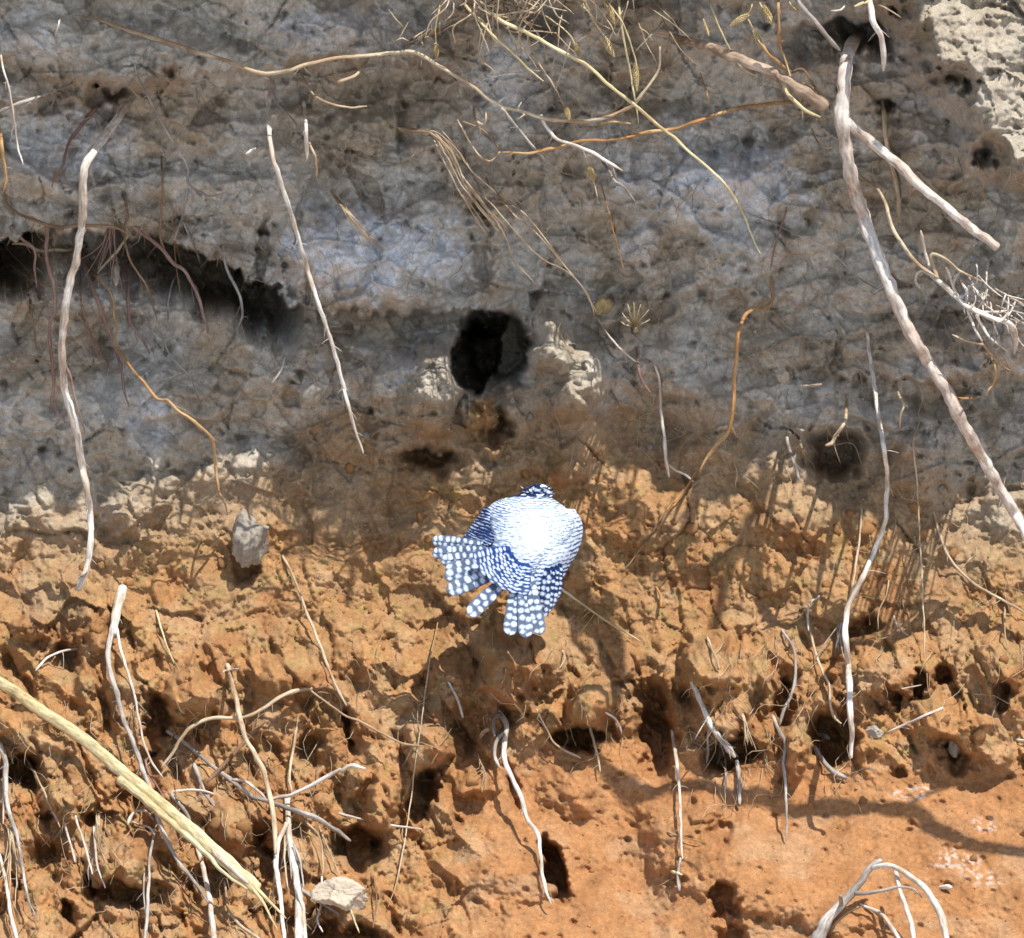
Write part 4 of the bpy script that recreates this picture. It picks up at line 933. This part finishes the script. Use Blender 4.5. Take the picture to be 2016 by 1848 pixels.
tuft('long combed tuft of tan hair roots hanging over the pale block above the nest hole',
     fan('TC 370,750 480,755 560,780 640,880 720,1040 820,1170 930,1300 1000,1420', None, 16, 11, 1) +
     ['TC 700,1010 860,1150 1000,1310 1130,1450 1210,1510 1330,1570 1400,1640 1490,1800', 'TC 820,1170 930,1300 990,1430 1020,1510 1130,1620', 'TC 860,1030 1000,1220 1150,1350 1330,1560 1440,1700 1480,1820', 'TC 900,1150 1060,1220 1200,1380 1290,1510 1360,1590'], 'tan', 3.2, .25, (0, .05), T)
tuft('sparse tuft of hair roots on the left flank of the pale block', fan('TC -20,1130 80,1260 160,1370 220,1450 290,1540 340,1620', None, 8, 7, 2), 'tan', 3, .3, (0, .03), T)
tuft('tuft of mauve hair roots under the lip of the left recess', fan('TL 640,1300 640,1420 620,1540 640,1680 640,1840', None, 9, 22, 3), 'mauve', 3.2, False, (0, .06), T)
tuft('tuft of brown threads at the right end of the left recess', fan('TL 1000,1400 1020,1520 1060,1640 1080,1780', None, 7, 18, 4), 'brown', 2.8, False, (0, .05), T)
tuft('mop of hair roots under the clay bulge right of centre', fan('BR 400,570 410,640 420,720 400,800', None, 9, 8, 5), 'tan', 3.2, False, (0, .04), T)
tuft('wispy root fringe hanging under the lower left ledge', fan('BL 560,1180 555,1280 570,1400 590,1500', None, 8, 14, 6), 'tan', 2.6, False, (0, .03), T)
tuft('root fringe at the lower left corner below the bundle root', fan('BL 60,1250 70,1400 60,1550 80,1750', None, 9, 16, 7), 'tan', 3, False, (0, .04), T)
tuft('pale frayed fibres beneath the white root cluster', fan('BL 1660,1220 1655,1340 1660,1460 1670,1600', None, 9, 9, 8), 'grey', 3, False, (0, .05), T)
tuft('tuft of threads around the crooked root foot at the right', fan('BR 960,40 940,100 950,180 930,260', None, 7, 9, 9), 'grey', 2.8, False, (0, .03), T)
tuft('curled root hairs in the hollow below the bird shadow', fan('BC 820,820 840,870 800,900 780,880', None, 6, 12, 10), 'tan', 2.6, False, (0, .03), T)
tuft('small star of straw blades on the shaded bank right of the nest hole',
     ['MC 1715,105 1712,40 1708,-40', 'MC 1715,105 1750,50 1790,0', 'MC 1712,105 1670,60 1640,20', 'MC 1715,100 1770,70 1800,55', 'MC 1712,100 1665,90 1630,70', 'MC 1715,100 1730,30 1745,-30', 'MC 1713,100 1690,40 1670,-30', 'MC 1713,95 1718,110 1712,125'], 'straw', 4, .5, (0, .05), T)
# dry grass clump at the very top
r = np.random.RandomState(4)
bl = []
for k in range(44):
    a = r.uniform(-1.35, 1.35); ln = r.uniform(35, 170); u0 = r.uniform(870, 1120); v0 = r.uniform(-60, 30)
    b_ = a + r.normal(0, .55); c_2 = b_ + r.normal(0, .5)
    q1 = (u0 + math.sin(a) * ln * .35, v0 + math.cos(a) * ln * .33); q2 = (q1[0] + math.sin(b_) * ln * .35, q1[1] + math.cos(b_) * ln * .33)
    bl.append('P %.1f,%.1f %.1f,%.1f %.1f,%.1f %.1f,%.1f' % (u0, v0, *q1, *q2, q2[0] + math.sin(c_2) * ln * .3, q2[1] + math.cos(c_2) * ln * .3))
tuft('matted clump of dry straw blades and roots at the top centre edge', bl, 'tan', 4, .2, (0, .16), T)
bl = []
for k in range(14):
    a = r.uniform(-1.0, 1.0); ln = r.uniform(25, 80); u0 = r.uniform(780, 880); v0 = r.uniform(60, 95)
    bl.append('P %.1f,%.1f %.1f,%.1f %.1f,%.1f' % (u0, v0, u0 + math.sin(a) * ln * .5, v0 - math.cos(a) * ln * .3, u0 + math.sin(a) * ln, v0 - math.cos(a) * ln * .5 + r.normal(0, 10)))
tuft('scruffy tangle of tan fibres where the runner passes the top centre', bl, 'tan', 3.4, .2, (0, .2), T)
bl = []
for k in range(26):
    u0 = r.uniform(1900, 2010); v0 = 520 + (u0 - 1900) * 1.1 + r.normal(0, 25); a = r.uniform(-.6, 1.4); ln = r.uniform(30, 90)
    bl.append('P %.1f,%.1f %.1f,%.1f %.1f,%.1f' % (u0, v0, u0 + math.sin(a) * ln * .5 + r.normal(0, 5), v0 + math.cos(a) * ln * .5, u0 + math.sin(a) * ln, v0 + math.cos(a) * ln * .8 + r.normal(0, 8)))
tuft('frayed pale fibres behind the bleached tangle at the right edge', bl, 'pale', 4, .2, (0, .08), T)
bl = []
for k in range(22):
    u0 = r.uniform(1040, 1330); v0 = r.uniform(-40, 60); a = r.uniform(-.9, .9); ln = r.uniform(50, 150)
    bl.append('P %.1f,%.1f %.1f,%.1f %.1f,%.1f' % (u0, v0, u0 + math.sin(a) * ln * .5 + r.normal(0, 5), v0 + math.cos(a) * ln * .5, u0 + math.sin(a) * ln, v0 + math.cos(a) * ln * .9))
tuft('loose wiry dry blades around the seed heads at the top', bl, 'tan', 2.6, .15, (0, .25), T)

# ------------------------------------------------------------------ the kingfisher
# traced in a crop of the photograph: picture units = (787.5 + x * .2075, 910.6 + y * .2075)
BIRD_Y = -0.36
def bz(x, y, depth):
    """crop point + depth in metres behind (+) or in front (-) of the bird's middle -> world"""
    return at(787.5 + np.asarray(x, dtype=float) * .2075, 910.6 + np.asarray(y, dtype=float) * .2075, BIRD_Y + np.asarray(depth, dtype=float))
BK = .2075 * S            # metres per crop unit
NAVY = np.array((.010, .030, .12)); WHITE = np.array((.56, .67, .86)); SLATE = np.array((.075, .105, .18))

def plumage():
    m, nt, b = new_mat('plumage', .8, .15)
    a = nt.nodes.new('ShaderNodeAttribute'); a.attribute_name = 'tint'
    tc = add_bump(nt, b, [(420, .45, 4)], .002)
    nt.links.new(vary(nt, tc, a.outputs['Color'], 300, .86, 1.08), b.inputs['Base Color'])
    return m
PLUME = plumage()
BILL, nt_, b_ = new_mat('horn_bill', .35, .5)
b_.inputs['Base Color'].default_value = (.02, .02, .022, 1)
tc_ = add_bump(nt_, b_, [(200, .1, 2)], .001)

bird_org = bz(1200, 700, 0)
kingfisher = link('kingfisher', None, None, Vector(bird_org)); kingfisher.empty_display_size = .05
tag(kingfisher, 'black and white kingfisher flying to the bank with its spotted tail fanned', 'bird')

def barred(X, Z, dark_bias, period=34.0, sd=0, tilt=0.0):
    """white feathers edged dark: staggered scallops; dark_bias 0 = nearly white, 1 = nearly black"""
    Zt = Z + tilt * (X - 1250) + 16 * vnoise(X / 150.0, Z / 150.0, 400 + sd) + .00045 * (X - 1240) ** 2
    row = np.floor(Zt / period)
    cx = X / 76.0 + .5 * (row % 2) + .35 * vnoise(X / 80.0, Z / 80.0, 401 + sd)
    fr = (cx - np.floor(cx)) * 2 - 1
    w = 7 * fr ** 2 + 6 * (hash2(np.floor(cx), row, 7 + sd) - .5) + 5 * vnoise(X / 22.0, Z / 22.0, 402 + sd)
    t = ((Zt + w) / period) % 1.0
    th = dark_bias * (0.75 + .5 * hash2(np.floor(cx), row, 9 + sd))
    wdt = .08 + .66 * th
    bar = sstep(wdt + .24, wdt - .20, np.abs(t - .5) * 2) * sstep(-.02, .12, dark_bias)
    brk = sstep(-.45, .1, vnoise(X / 30.0, Z / 22.0, 405 + sd) + 1.5 * dark_bias - .35)
    k = (bar * brk)[..., None]
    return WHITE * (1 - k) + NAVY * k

# body and head: one lofted skin. rows: crop y, centre x, half width, depth of centre, half depth
ROWS = [(1235, 1135, 8, -.062, .002), (1200, 1135, 50, -.060, .008), (1120, 1140, 110, -.052, .016), (1030, 1145, 175, -.042, .025), (940, 1160, 250, -.030, .034), (850, 1185, 320, -.018, .041), (760, 1215, 372, -.006, .046),
        (660, 1240, 405, .006, .050), (570, 1245, 420, .018, .052), (490, 1225, 405, .030, .052), (420, 1200, 360, .042, .048), (365, 1195, 285, .054, .042), (330, 1225, 200, .066, .036), (310, 1265, 150, .078, .032),
        (290, 1290, 142, .090, .030), (262, 1305, 132, .100, .028), (235, 1315, 105, .107, .024), (216, 1320, 64, .112, .016), (206, 1322, 10, .114, .003)]
RW = np.array(ROWS, dtype=float)
tt = np.linspace(0, len(ROWS) - 1, 190)
RI = np.stack([np.interp(tt, np.arange(len(ROWS)), RW[:, k]) for k in range(5)], 1)
for k in range(5):
    RI[:, k] = np.convolve(np.pad(RI[:, k], 4, mode='edge'), np.ones(9) / 9, 'valid')
NA = 150
aa = np.linspace(0, 2 * np.pi, NA, endpoint=False)
X = RI[:, 1:2] + RI[:, 2:3] * np.cos(aa)[None]
Z = np.repeat(RI[:, 0:1], NA, 1) - 26 * np.sin(aa)[None] * 0
Dp = RI[:, 3:4] - RI[:, 4:5] * np.sin(aa)[None] + .0025 * vnoise(X / 50., Z / 34., 411) * (np.abs(RI[:, 2:3]) > 60)
Dp = Dp + .0005 * (((Z + 5 * vnoise(X / 60., Z / 60., 412)) / 34.0) % 1.0)
Pb = bz(X, Z, Dp) - bird_org
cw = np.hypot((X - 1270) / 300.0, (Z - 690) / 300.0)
dark = np.clip(.15 + .30 * sstep(.5, 1.4, cw) + .35 * sstep(840, 1060, Z) - .30 * sstep(.6, .1, cw), -.1, .9)  # bars thinned mid-back to paint the white glare of the sun
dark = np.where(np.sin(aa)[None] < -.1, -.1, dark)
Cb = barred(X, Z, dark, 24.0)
hd = sstep(345, 322, Z + 0 * X)[..., None]
spk = sstep(.12, .32, vnoise(X / 46.0, Z / 30.0, 421))[..., None]
Cb = Cb * (1 - hd) + (NAVY * .7 * (1 - spk) + WHITE * spk) * hd
idx = np.arange(len(RI) * NA).reshape(len(RI), NA); nx = np.roll(idx, -1, 1)
q = np.stack([idx[:-1], nx[:-1], nx[1:], idx[1:]], -1).reshape(-1, 4).tolist()
q.append(idx[0].tolist()[::-1]); q.append(idx[-1].tolist())
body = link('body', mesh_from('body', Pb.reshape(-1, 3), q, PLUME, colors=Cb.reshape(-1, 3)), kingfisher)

def sheet(name, P_, Cc, thick, parent, nrm=np.array((0, 1.0, 0))):
    """closed thin shell from a grid of points"""
    n, m = P_.shape[:2]
    edge = np.ones((n, m)); edge[0] = edge[-1] = 0; edge[:, 0] = edge[:, -1] = 0.15
    B = P_ + nrm * (thick * (0.15 + .85 * edge))[..., None]
    A = np.concatenate([P_.reshape(-1, 3), B.reshape(-1, 3)])
    i = np.arange(n * m).reshape(n, m); o = n * m
    f = np.stack([i[:-1, :-1], i[:-1, 1:], i[1:, 1:], i[1:, :-1]], -1).reshape(-1, 4)
    g = f[:, ::-1] + o
    rim = []
    bd = list(i[0, :]) + list(i[1:, -1]) + list(i[-1, -2::-1]) + list(i[-2:0:-1, 0])
    for a, b in zip(bd, bd[1:] + bd[:1]): rim.append([int(b), int(a), int(a + o), int(b + o)])
    cc = np.concatenate([Cc.reshape(-1, 3)] * 2)
    return link(name, mesh_from(name, A, f.tolist() + g.tolist() + rim, PLUME, colors=cc), parent)

def resample(P_, n):
    P_ = catmull(np.asarray(P_, dtype=float), 6.0)
    L_ = np.concatenate([[0], np.cumsum(np.linalg.norm(np.diff(P_, axis=0), axis=1))])
    t = np.linspace(0, L_[-1], n)
    return np.stack([np.interp(t, L_, P_[:, k]) for k in range(P_.shape[1])], 1)

def wing(inner, outer, bulge, dark_fn, per, sd, back):
    n, m = 110, 60
    A = resample(inner, n); B = resample(outer, n)      # x, y, depth
    s = np.linspace(0, 1, m)[None, :, None]
    G = A[:, None] * (1 - s) + B[:, None] * s
    G[..., 2] -= bulge * np.sin(np.pi * np.linspace(0, 1, m))[None] * np.sin(np.pi * np.linspace(.05, 1, n))[:, None] ** .5
    G[..., 2] += .0006 * ((G[..., 1] / per) % 1.0)
    dk = dark_fn(G[..., 0], G[..., 1])
    return sheet('wing', bz(G[..., 0], G[..., 1], G[..., 2]) - bird_org, barred(G[..., 0], G[..., 1], dk, per, sd), .006, kingfisher)
# right wing, folded down along the flank
right_wing = wing([(1470, 430, .010), (1440, 600, -.030), (1420, 760, -.040), (1370, 900, -.050), (1300, 1000, -.056), (1270, 1110, -.058), (1272, 1220, -.058), (1292, 1340, -.056), (1340, 1462, -.052)],
     [(1660, 448, .030), (1722, 560, .040), (1732, 680, .036), (1690, 840, .024), (1600, 1000, .008), (1545, 1110, -.006), (1500, 1230, -.020), (1410, 1385, -.036), (1348, 1466, -.050)], .016,
     lambda x, z: np.clip(.16 + .40 * sstep(1600, 1730, x + .25 * (z - 600)) + .62 * sstep(880, 1150, z), 0, 1.0), 40.0, 3, .05)
# left wing, reaching away toward the bank
wing([(880, 430, .0), (850, 540, -.016), (870, 640, -.026), (895, 730, -.030), (850, 790, -.034)],
     [(800, 425, .020), (715, 545, .028), (640, 650, .020), (575, 745, .006), (545, 785, -.004)], .010,
     lambda x, z: np.clip(1.15 - .75 * sstep(800, 880, x) * sstep(640, 500, z), .1, 1.3), 30.0, 5, .05)

def feather(name, base, tip, w, d0, d1, rows, sd, curve=0.0, dark=SLATE, parent=None):
    """one flat feather with a shaft, round tip and paired white spots"""
    n, m = 72, 22
    b = np.array(base, dtype=float); t_ = np.array(tip, dtype=float)
    ax = t_ - b; Lf = np.linalg.norm(ax); ax /= Lf; px = np.array((-ax[1], ax[0]))
    f = np.linspace(0, 1, n); s = np.linspace(-1, 1, m)
    prof = np.interp(f, [0, .15, .5, .85, .93, .97, 1.0], [.45, .7, .95, 1.0, .86, .62, .12])
    ctr = b + f[:, None] * ax * Lf + (curve * np.sin(np.pi * f * .5))[:, None] * px
    w = w * 1.22
    XY = ctr[:, None] + (s[None] * prof[:, None] * w * .5)[..., None] * px
    dep = d0 + (d1 - d0) * f[:, None] + .0014 * (s[None] ** 2) - .0008 * (np.abs(s[None]) < .08)
    r = np.random.RandomState(sd)
    k = np.zeros((n, m))
    for i in range(rows):
        for side in (-1, 1):
            fc = 1 - (i + .38 + (.0 if side < 0 else .22)) / rows * .92 + r.normal(0, .012)
            sc = side * r.uniform(.36, .56)
            ln = r.uniform(.20, .36) / rows; wd = r.uniform(.34, .56)
            qq = np.hypot((f[:, None] - fc + .010 * vnoise(f[:, None] * 14 + sd, s[None] * 2.2, 441)) / ln, (s[None] - sc + .16 * vnoise(f[:, None] * 11 + sd * 3, s[None] * 2.0, 442)) / wd) + .18 * vnoise(f[:, None] * 60 + sd, s[None] * 7.0, 443)
            k = np.maximum(k, sstep(1.3, .55, qq))
    dk = dark * (1.15 - .3 * f[:, None, None] + .25 * vnoise(f[:, None] * 9 + sd, s[None] * 1.5, 440)[..., None]) + np.array((.05, .055, .06)) * sstep(.5, 1, f)[:, None, None]
    cc = dk * (1 - k[..., None]) + WHITE * k[..., None]
    return sheet(name, bz(XY[..., 0], XY[..., 1], dep) - bird_org, cc, .0010, parent or kingfisher)
FE = [((860, 795), (300, 742), 96, -.024, -.040, 9, 0), ((900, 835), (305, 872), 104, -.028, -.046, 9, 6), ((930, 880), (385, 945), 104, -.032, -.052, 8, 8), ((960, 930), (432, 1030), 110, -.036, -.058, 6, 10),
      ((980, 970), (425, 1105), 112, -.040, -.064, 6, 14), ((1020, 1010), (450, 1240), 124, -.044, -.072, 7, 16), ((1060, 1060), (655, 1462), 122, -.050, -.086, 6, 10),
      ((1120, 1040), (1032, 1645), 118, -.052, -.090, 8, -6), ((1165, 1030), (1196, 1668), 124, -.056, -.094, 8, 0), ((1215, 1020), (1338, 1636), 108, -.060, -.092, 8, 6)]
for i, (b0, t0, w_, d0, d1, rw, cv) in enumerate(FE):
    feather('tail_feather', b0, t0, w_, d0, d1, rw, 50 + i, cv)
# covert feathers that lap the roots of the fan, and the long quills of the folded wing
for i, (b0, t0, w_) in enumerate([((1050, 830), (700, 930), 120), ((1080, 880), (760, 1040), 120), ((1110, 920), (850, 1130), 115), ((1140, 950), (960, 1200), 110), ((1170, 960), (1060, 1240), 110), ((1200, 960), (1170, 1260), 110)]):
    feather('tail_covert', b0, t0, w_, -.066, -.074, 8, 80 + i, 8, NAVY * 1.6)
for i, (b0, t0, w_) in enumerate([((1400, 1000), (1345, 1475), 90), ((1450, 990), (1385, 1430), 80), ((1490, 980), (1430, 1370), 76), ((1520, 960), (1475, 1290), 70)]):
    feather('wing_quill', b0, t0, w_, -.066 + .010 * i, -.056 + .008 * i, 7, 90 + i, -8, NAVY * .9, right_wing)
# shaggy crest: spiky feathers on the nape
for i in range(16):
    r = np.random.RandomState(600 + i)
    x0 = 1195 + 15 * i; y0 = 285 + 45 * r.rand() - 14 * math.sin(i / 15 * 3.14)
    ln = r.uniform(60, 105)
    a = R(-60 + 118 * i / 15 + r.normal(0, 10))
    n, m = 14, 5
    f = np.linspace(0, 1, n); s = np.linspace(-1, 1, m)
    XX = x0 + f[:, None] * ln * math.sin(a) * .9 + s[None] * (1 - f[:, None] ** 2) * 15
    ZZ = y0 - f[:, None] * ln * math.cos(a) * .95 + 0 * s[None]
    DD = .056 + .02 * f[:, None] + .004 * s[None] ** 2
    wk = sstep(.0, .4, np.sin(f * 7 + i * 2.1))[:, None, None] * (1 if i % 2 else .5) + 0 * XX[..., None]
    sheet('crest_feather', bz(XX, ZZ, DD) - bird_org, NAVY * .6 * (1 - wk) + WHITE * wk, .001, body)
# dagger bill pointing up to the bank, and the eyes
Cbl = bz(np.linspace(1290, 1165, 14), np.linspace(270, 283, 14), np.linspace(.122, .196, 14)) - bird_org
v_, f_, al_ = tube(Cbl, np.linspace(.011, .0016, 14), 10, 1.0, 3)
link('bill', mesh_from('bill', v_, f_, BILL), body)
for sx in (-1, 1):
    c_ = bz(1312 + sx * 118, 255, .112) - bird_org
    th = np.linspace(.001, np.pi - .001, 8)[:, None]; ph = np.linspace(0, 2 * np.pi, 12, endpoint=False)[None]
    ev = np.stack([np.sin(th) * np.cos(ph), np.sin(th) * np.sin(ph), np.cos(th) + 0 * ph], -1).reshape(-1, 3) * .0042 + c_
    ii = np.arange(96).reshape(8, 12); jn = np.roll(ii, -1, 1)
    link('eye', mesh_from('eye', ev, np.stack([ii[:-1], ii[1:], jn[1:], jn[:-1]], -1).reshape(-1, 4), BILL), body)

# ------------------------------------------------------------------ clods, stones, crumbs
def ico(sub):
    import bmesh
    bm = bmesh.new(); bmesh.ops.create_icosphere(bm, subdivisions=sub, radius=1.0)
    v = np.array([x.co[:] for x in bm.verts]); f = [[x.index for x in p.verts] for p in bm.faces]; bm.free()
    return v, f
IV2, IF2 = ico(2); IV4, IF4 = ico(5); IV1, IF1 = ico(1)
def lump(v, sd, amp, facet=.35):
    r = np.random.RandomState(sd)
    d = np.ones(len(v))
    for k in range(7):                       # shave flat faces off the ball
        n = r.normal(0, 1, 3); n /= np.linalg.norm(n); c = r.uniform(.55, .9)
        pr = v @ n
        d = np.minimum(d, np.where(pr > c, c / np.maximum(pr, 1e-3), 9))
    d = 1 - (1 - d) * (facet / .35)
    a = vnoise(v[:, 0] * 2.1 + sd, v[:, 1] * 2.1 + v[:, 2] * 1.3, 500 + sd % 40) * amp + .5 * amp * vnoise(v[:, 0] * 5.1 + sd, v[:, 2] * 5.1 + v[:, 1] * 3.3, 540 + sd % 40) + .25 * amp * vnoise(v[:, 0] * 11.1 + v[:, 1] * 6, v[:, 2] * 11.1 + sd, 580)
    return v * (d * (1 + a))[:, None]
CL_O = [mesh_from('clod', lump(IV2, 20 + k, .28), IF2, CLOD_ORANGE) for k in range(10)]
CL_G = [mesh_from('clod', lump(IV2, 40 + k, .28), IF2, CLOD_GREY) for k in range(8)]

def stone(name, u, v, ru, rv, rd, mat, label, cat, sd, rot=0, out=.35):
    c = at(u, v, float(H(u, v)) - rd * out)
    vv = lump(IV4, sd, .15, .5); vv = vv * (1 + .03 * vnoise(vv[:, 0] * 7 + vv[:, 1] * 4, vv[:, 2] * 7, 590) + .018 * vnoise(vv[:, 0] * 17 + vv[:, 1] * 9, vv[:, 2] * 17, 591))[:, None]; vv = vv * np.array((ru * S, rd, rv * S))
    a = R(rot); vv = np.stack([vv[:, 0] * math.cos(a) + vv[:, 2] * math.sin(a), vv[:, 1], -vv[:, 0] * math.sin(a) + vv[:, 2] * math.cos(a)], -1)
    o = link(name, mesh_from(name, vv, IF4, mat), None, Vector(c))
    return tag(o, label, cat)
stone('stone', 497, 1056, 40, 58, .045, CLOD_GREY, 'upright pale crumbly stone set in the clay left of the kingfisher', 'stone', 1, 8, .75)
stone('stone', 668, 1764, 56, 34, .035, CLOD_PALE, 'pale flat stone at the bottom edge right of the white root cluster', 'stone', 2, 8, .7)
stone('stone', 615, 766, 44, 34, .03, CLOD_GREY, 'pale grey stone in the half shade left of the straight root tip', 'stone', 3, -25, .4)
stone('stone', 1541, 737, 16, 17, .012, CLOD_PALE, 'small round pebble stuck in the middle of the right shade', 'pebble', 4, 0, .4)
stone('earth_lump', 1190, 612, 22, 28, .022, CLOD_STRAW, 'yellowish earth lump beside the small straw star', 'earth lump', 5, 10, .4)
stone('stone', 1722, 1442, 18, 15, .014, CLOD_GREY, 'small brown stone at the rim of the lower right hollow', 'stone', 6, 20, .5)
stone('stone', 1880, 1470, 18, 22, .014, CLOD_GREY, 'dark rounded stone on the clay slope near the right edge', 'stone', 7, 0, .4)
stone('stone', 640, 1555, 20, 20, .016, CLOD_ORANGE, 'rounded clay ball right of the white forked twig', 'clay lump', 8, 0, .5)

# the clods one can pick out are pieces of the bank
r = np.random.RandomState(12)
spots = []
TRACED = [(520, 1335, 22), (470, 1355, 18), (800, 1530, 22), (930, 1540, 26), (880, 1520, 20), (1375, 1360, 26), (1430, 1400, 28), (1465, 1430, 22),
          (190, 1240, 24), (240, 1230, 18), (60, 1240, 22), (90, 1410, 30), (150, 1560, 26), (110, 1590, 20), (480, 1630, 28), (540, 1600, 24), (430, 1660, 22), (610, 1440, 24), (560, 1400, 20), (230, 1690, 28), (190, 1740, 20), (1700, 1310, 26),
          (1740, 1400, 20), (1860, 1420, 22), (1930, 1450, 24), (1975, 1300, 24), (1500, 1470, 20), (1560, 1450, 20), (720, 860, 18), (700, 830, 16)]
for (u_, v_s, s_) in TRACED: spots.append((u_, v_s, s_ * .55))
while len(spots) < 170:
    u_ = r.uniform(-10, 2030); v_s = r.uniform(780, 1850)
    if v_s > 1500 and u_ > 900 and r.rand() > .08: continue
    if abs(u_ - 950) < 90 and v_s < 800: continue
    if v_s < 900 and r.rand() > .5: continue
    spots.append((u_, v_s, r.uniform(5.5, 13) * (1 if r.rand() > .12 else 1.5)))
for k, (u_, v_s, s_) in enumerate(spots):
    me = CL_O[k % 10] if float(sampler(L[..., 0])(u_, v_s)) > .4 else CL_G[k % 8]
    o = link('clod', me, bank, Vector(at(u_, v_s, float(H(u_, v_s)) - s_ * S * r.uniform(-.25, .2))))
    o.scale = (s_ * S * r.uniform(.8, 1.35), s_ * S * r.uniform(.7, 1.1), s_ * S * r.uniform(.7, 1.1))
    o.rotation_euler = (r.uniform(0, 6.28), r.uniform(0, 6.28), r.uniform(0, 6.28))

# crumbs nobody could count: one part of the bank
def crumbs(n):
    u_ = r.uniform(-30, 2046, n); v_c = r.uniform(640, 1870, n)
    lay = sampler(L[..., 0])(u_, v_c); smz = sampler(smooth_zone)(u_, v_c)
    dens = vnoise(u_ / 90., v_c / 80., 701) * .5 + .5
    keep = (r.rand(n) < dens * (.25 + .75 * lay) * (1 - .72 * smz))
    u_, v_c = u_[keep], v_c[keep]; n = len(u_)
    sz = np.exp(r.normal(math.log(2.3), .45, n)) * S
    C3 = at(u_, v_c, H(u_, v_c) - sz * .3)
    Vt = lump(IV1, 77, .3)
    A = r.normal(0, 1, (n, 3, 3)); Q = np.linalg.qr(A)[0]
    P_ = np.einsum('nij,vj->nvi', Q, Vt) * (sz[:, None, None] * r.uniform(.7, 1.2, (n, 1, 3))) + C3[:, None]
    F_ = (np.array(IF1)[None] + (np.arange(n) * len(Vt))[:, None, None]).reshape(-1, 3)
    cc = np.stack([sampler(C[..., k])(u_, v_c) for k in range(3)], -1) * r.uniform(.8, 1.2, (n, 1))
    return mesh_from('crumbs', P_.reshape(-1, 3), F_, SOIL, colors=np.repeat(cc, len(Vt), 0))
cr = link('crumbs', crumbs(9000), bank); cr['kind'] = 'stuff'

# stray root hairs, uncountable
def hairs():
    V_, F_, A_ = [], [], []; nb = 0
    zones = [(0, 560, 400, 700, 150, 1), (500, 1000, 250, 560, 70, 1), (1500, 2016, 300, 800, 130, 1), (1850, 2016, 480, 780, 60, 1), (0, 640, 1380, 1840, 190, 0), (1350, 1700, 1250, 1560, 80, 0), (1700, 2016, 900, 1400, 60, 0), (650, 1250, 1250, 1500, 50, 0), (1050, 1700, 500, 950, 60, 1), (0, 900, 40, 420, 60, 1), (900, 1400, 0, 420, 130, 1)]
    for (u0, u1, v0, v1, n, sh) in zones:
        for k in range(n):
            a = r.normal(0, .5); ln = r.uniform(20, 85); us = r.uniform(u0, u1); vs = r.uniform(v0, v1)
            bend = r.normal(0, .5)
            pts = np.array([(us, vs), (us + math.sin(a) * ln * .4, vs + math.cos(a) * ln * .4), (us + math.sin(a + bend) * ln * .75, vs + math.cos(a + bend) * ln * .75), (us + math.sin(a + bend) * ln + r.normal(0, 6), vs + math.cos(a) * ln)])
            C_, rad = route(pts, r.uniform(1.2, 2.2), 1.0, (0, r.uniform(.004, .03)), False, None, False, 0, .8)
            C_ = C_[::2] if len(C_) > 6 else C_; rad = rad[::2] if len(rad) > 6 else rad
            vv, ff, al = tube(C_, rad[:len(C_)], 3, 1.0, k)
            V_.append(vv); A_.append(al); F_ += [[i + nb for i in f] for f in ff]; nb += len(vv)
    me = mesh_from('root_hairs', np.concatenate(V_), F_, RM['tan'])
    a = me.attributes.new('along', 'FLOAT_VECTOR', 'POINT'); a.data.foreach_set('vector', np.concatenate(A_).astype(np.float32).ravel())
    return me
tag(link('root_hairs', hairs()), 'hair-thin roots scattered over the whole bank face', 'roots', None, 'stuff')

# ------------------------------------------------------------------ boughs above the bank, out of the picture, placed for the shadows they cast on it
def bough(label, shadow, w0, w1, t, mat, sides=()):
    """shadow: picture path of the shade on the bank; the bough hangs t metres up the sunbeam from it"""
    e = None
    for (tx, a, b) in [(shadow, w0, w1)] + list(sides):
        uv = catmull(path(tx), 12.0); y = HS(uv[:, 0], uv[:, 1])
        C_ = at(uv[:, 0], uv[:, 1], y) + np.array(to_sun) * t
        C_[:, 1] += .02 * vnoise(np.arange(len(C_)) / 6., np.arange(len(C_)) * 0 + .3, 801)
        rad = np.linspace(a, b, len(C_)) * .5 * S
        if e is None:
            org = C_[0]; e = link('overhanging_bough', None, None, Vector(org)); tag(e, label, 'branch', 'boughs above the picture')
            link('main_shaft', tube_mesh('main_shaft', C_, rad, mat, 10, 1.0, 5, org), e)
        else: link('side_shoot', tube_mesh('side_shoot', C_, rad, mat, 8, 1.0, 5, org), e)
bough('bare forked bough above the top edge whose shadow lies over the lower right slope', 'P 2900,1700 2400,1790 2016,1690 1850,1640 1790,1605 1600,1585 1480,1578 1400,1560 1300,1568 1220,1550 1150,1515 1100,1490 1040,1490', 38, 40, 1.74, RM['bark'],
      sides=[('P 1785,1605 1820,1570 1870,1548 1930,1545', 13, 9)])
bough('added slim twisted bough above the top edge that shades the clay right of the bird', 'P 1600,500 1540,760 1490,930 1490,1010 1440,1110 1400,1260', 30, 20, 1.7, RM['bark'])  # unseen, added to cast the twig-shaped shadow
bough('thin spray of twigs above the top edge shading the clay behind the bird head', 'P 560,1070 640,1010 760,955 880,930 1000,890 1100,880 1180,900', 22, 18, 1.6, RM['bark'],
      sides=[('P 1110,850 1095,900 1085,990', 30, 24), ('P 880,930 850,1000 800,1070', 18, 14), ('P 680,990 700,1080 690,1180', 16, 12)])
bough('added short stout bough stub above the top edge shading the clay below the bird wing', 'P 1090,1120 1140,1165 1195,1235 1200,1340 1200,1460', 84, 22, 1.62, RM['bark'], sides=[('P 1150,1170 1140,1230 1160,1300', 30, 12)])  # unseen, invented to cast the dark blob of shade
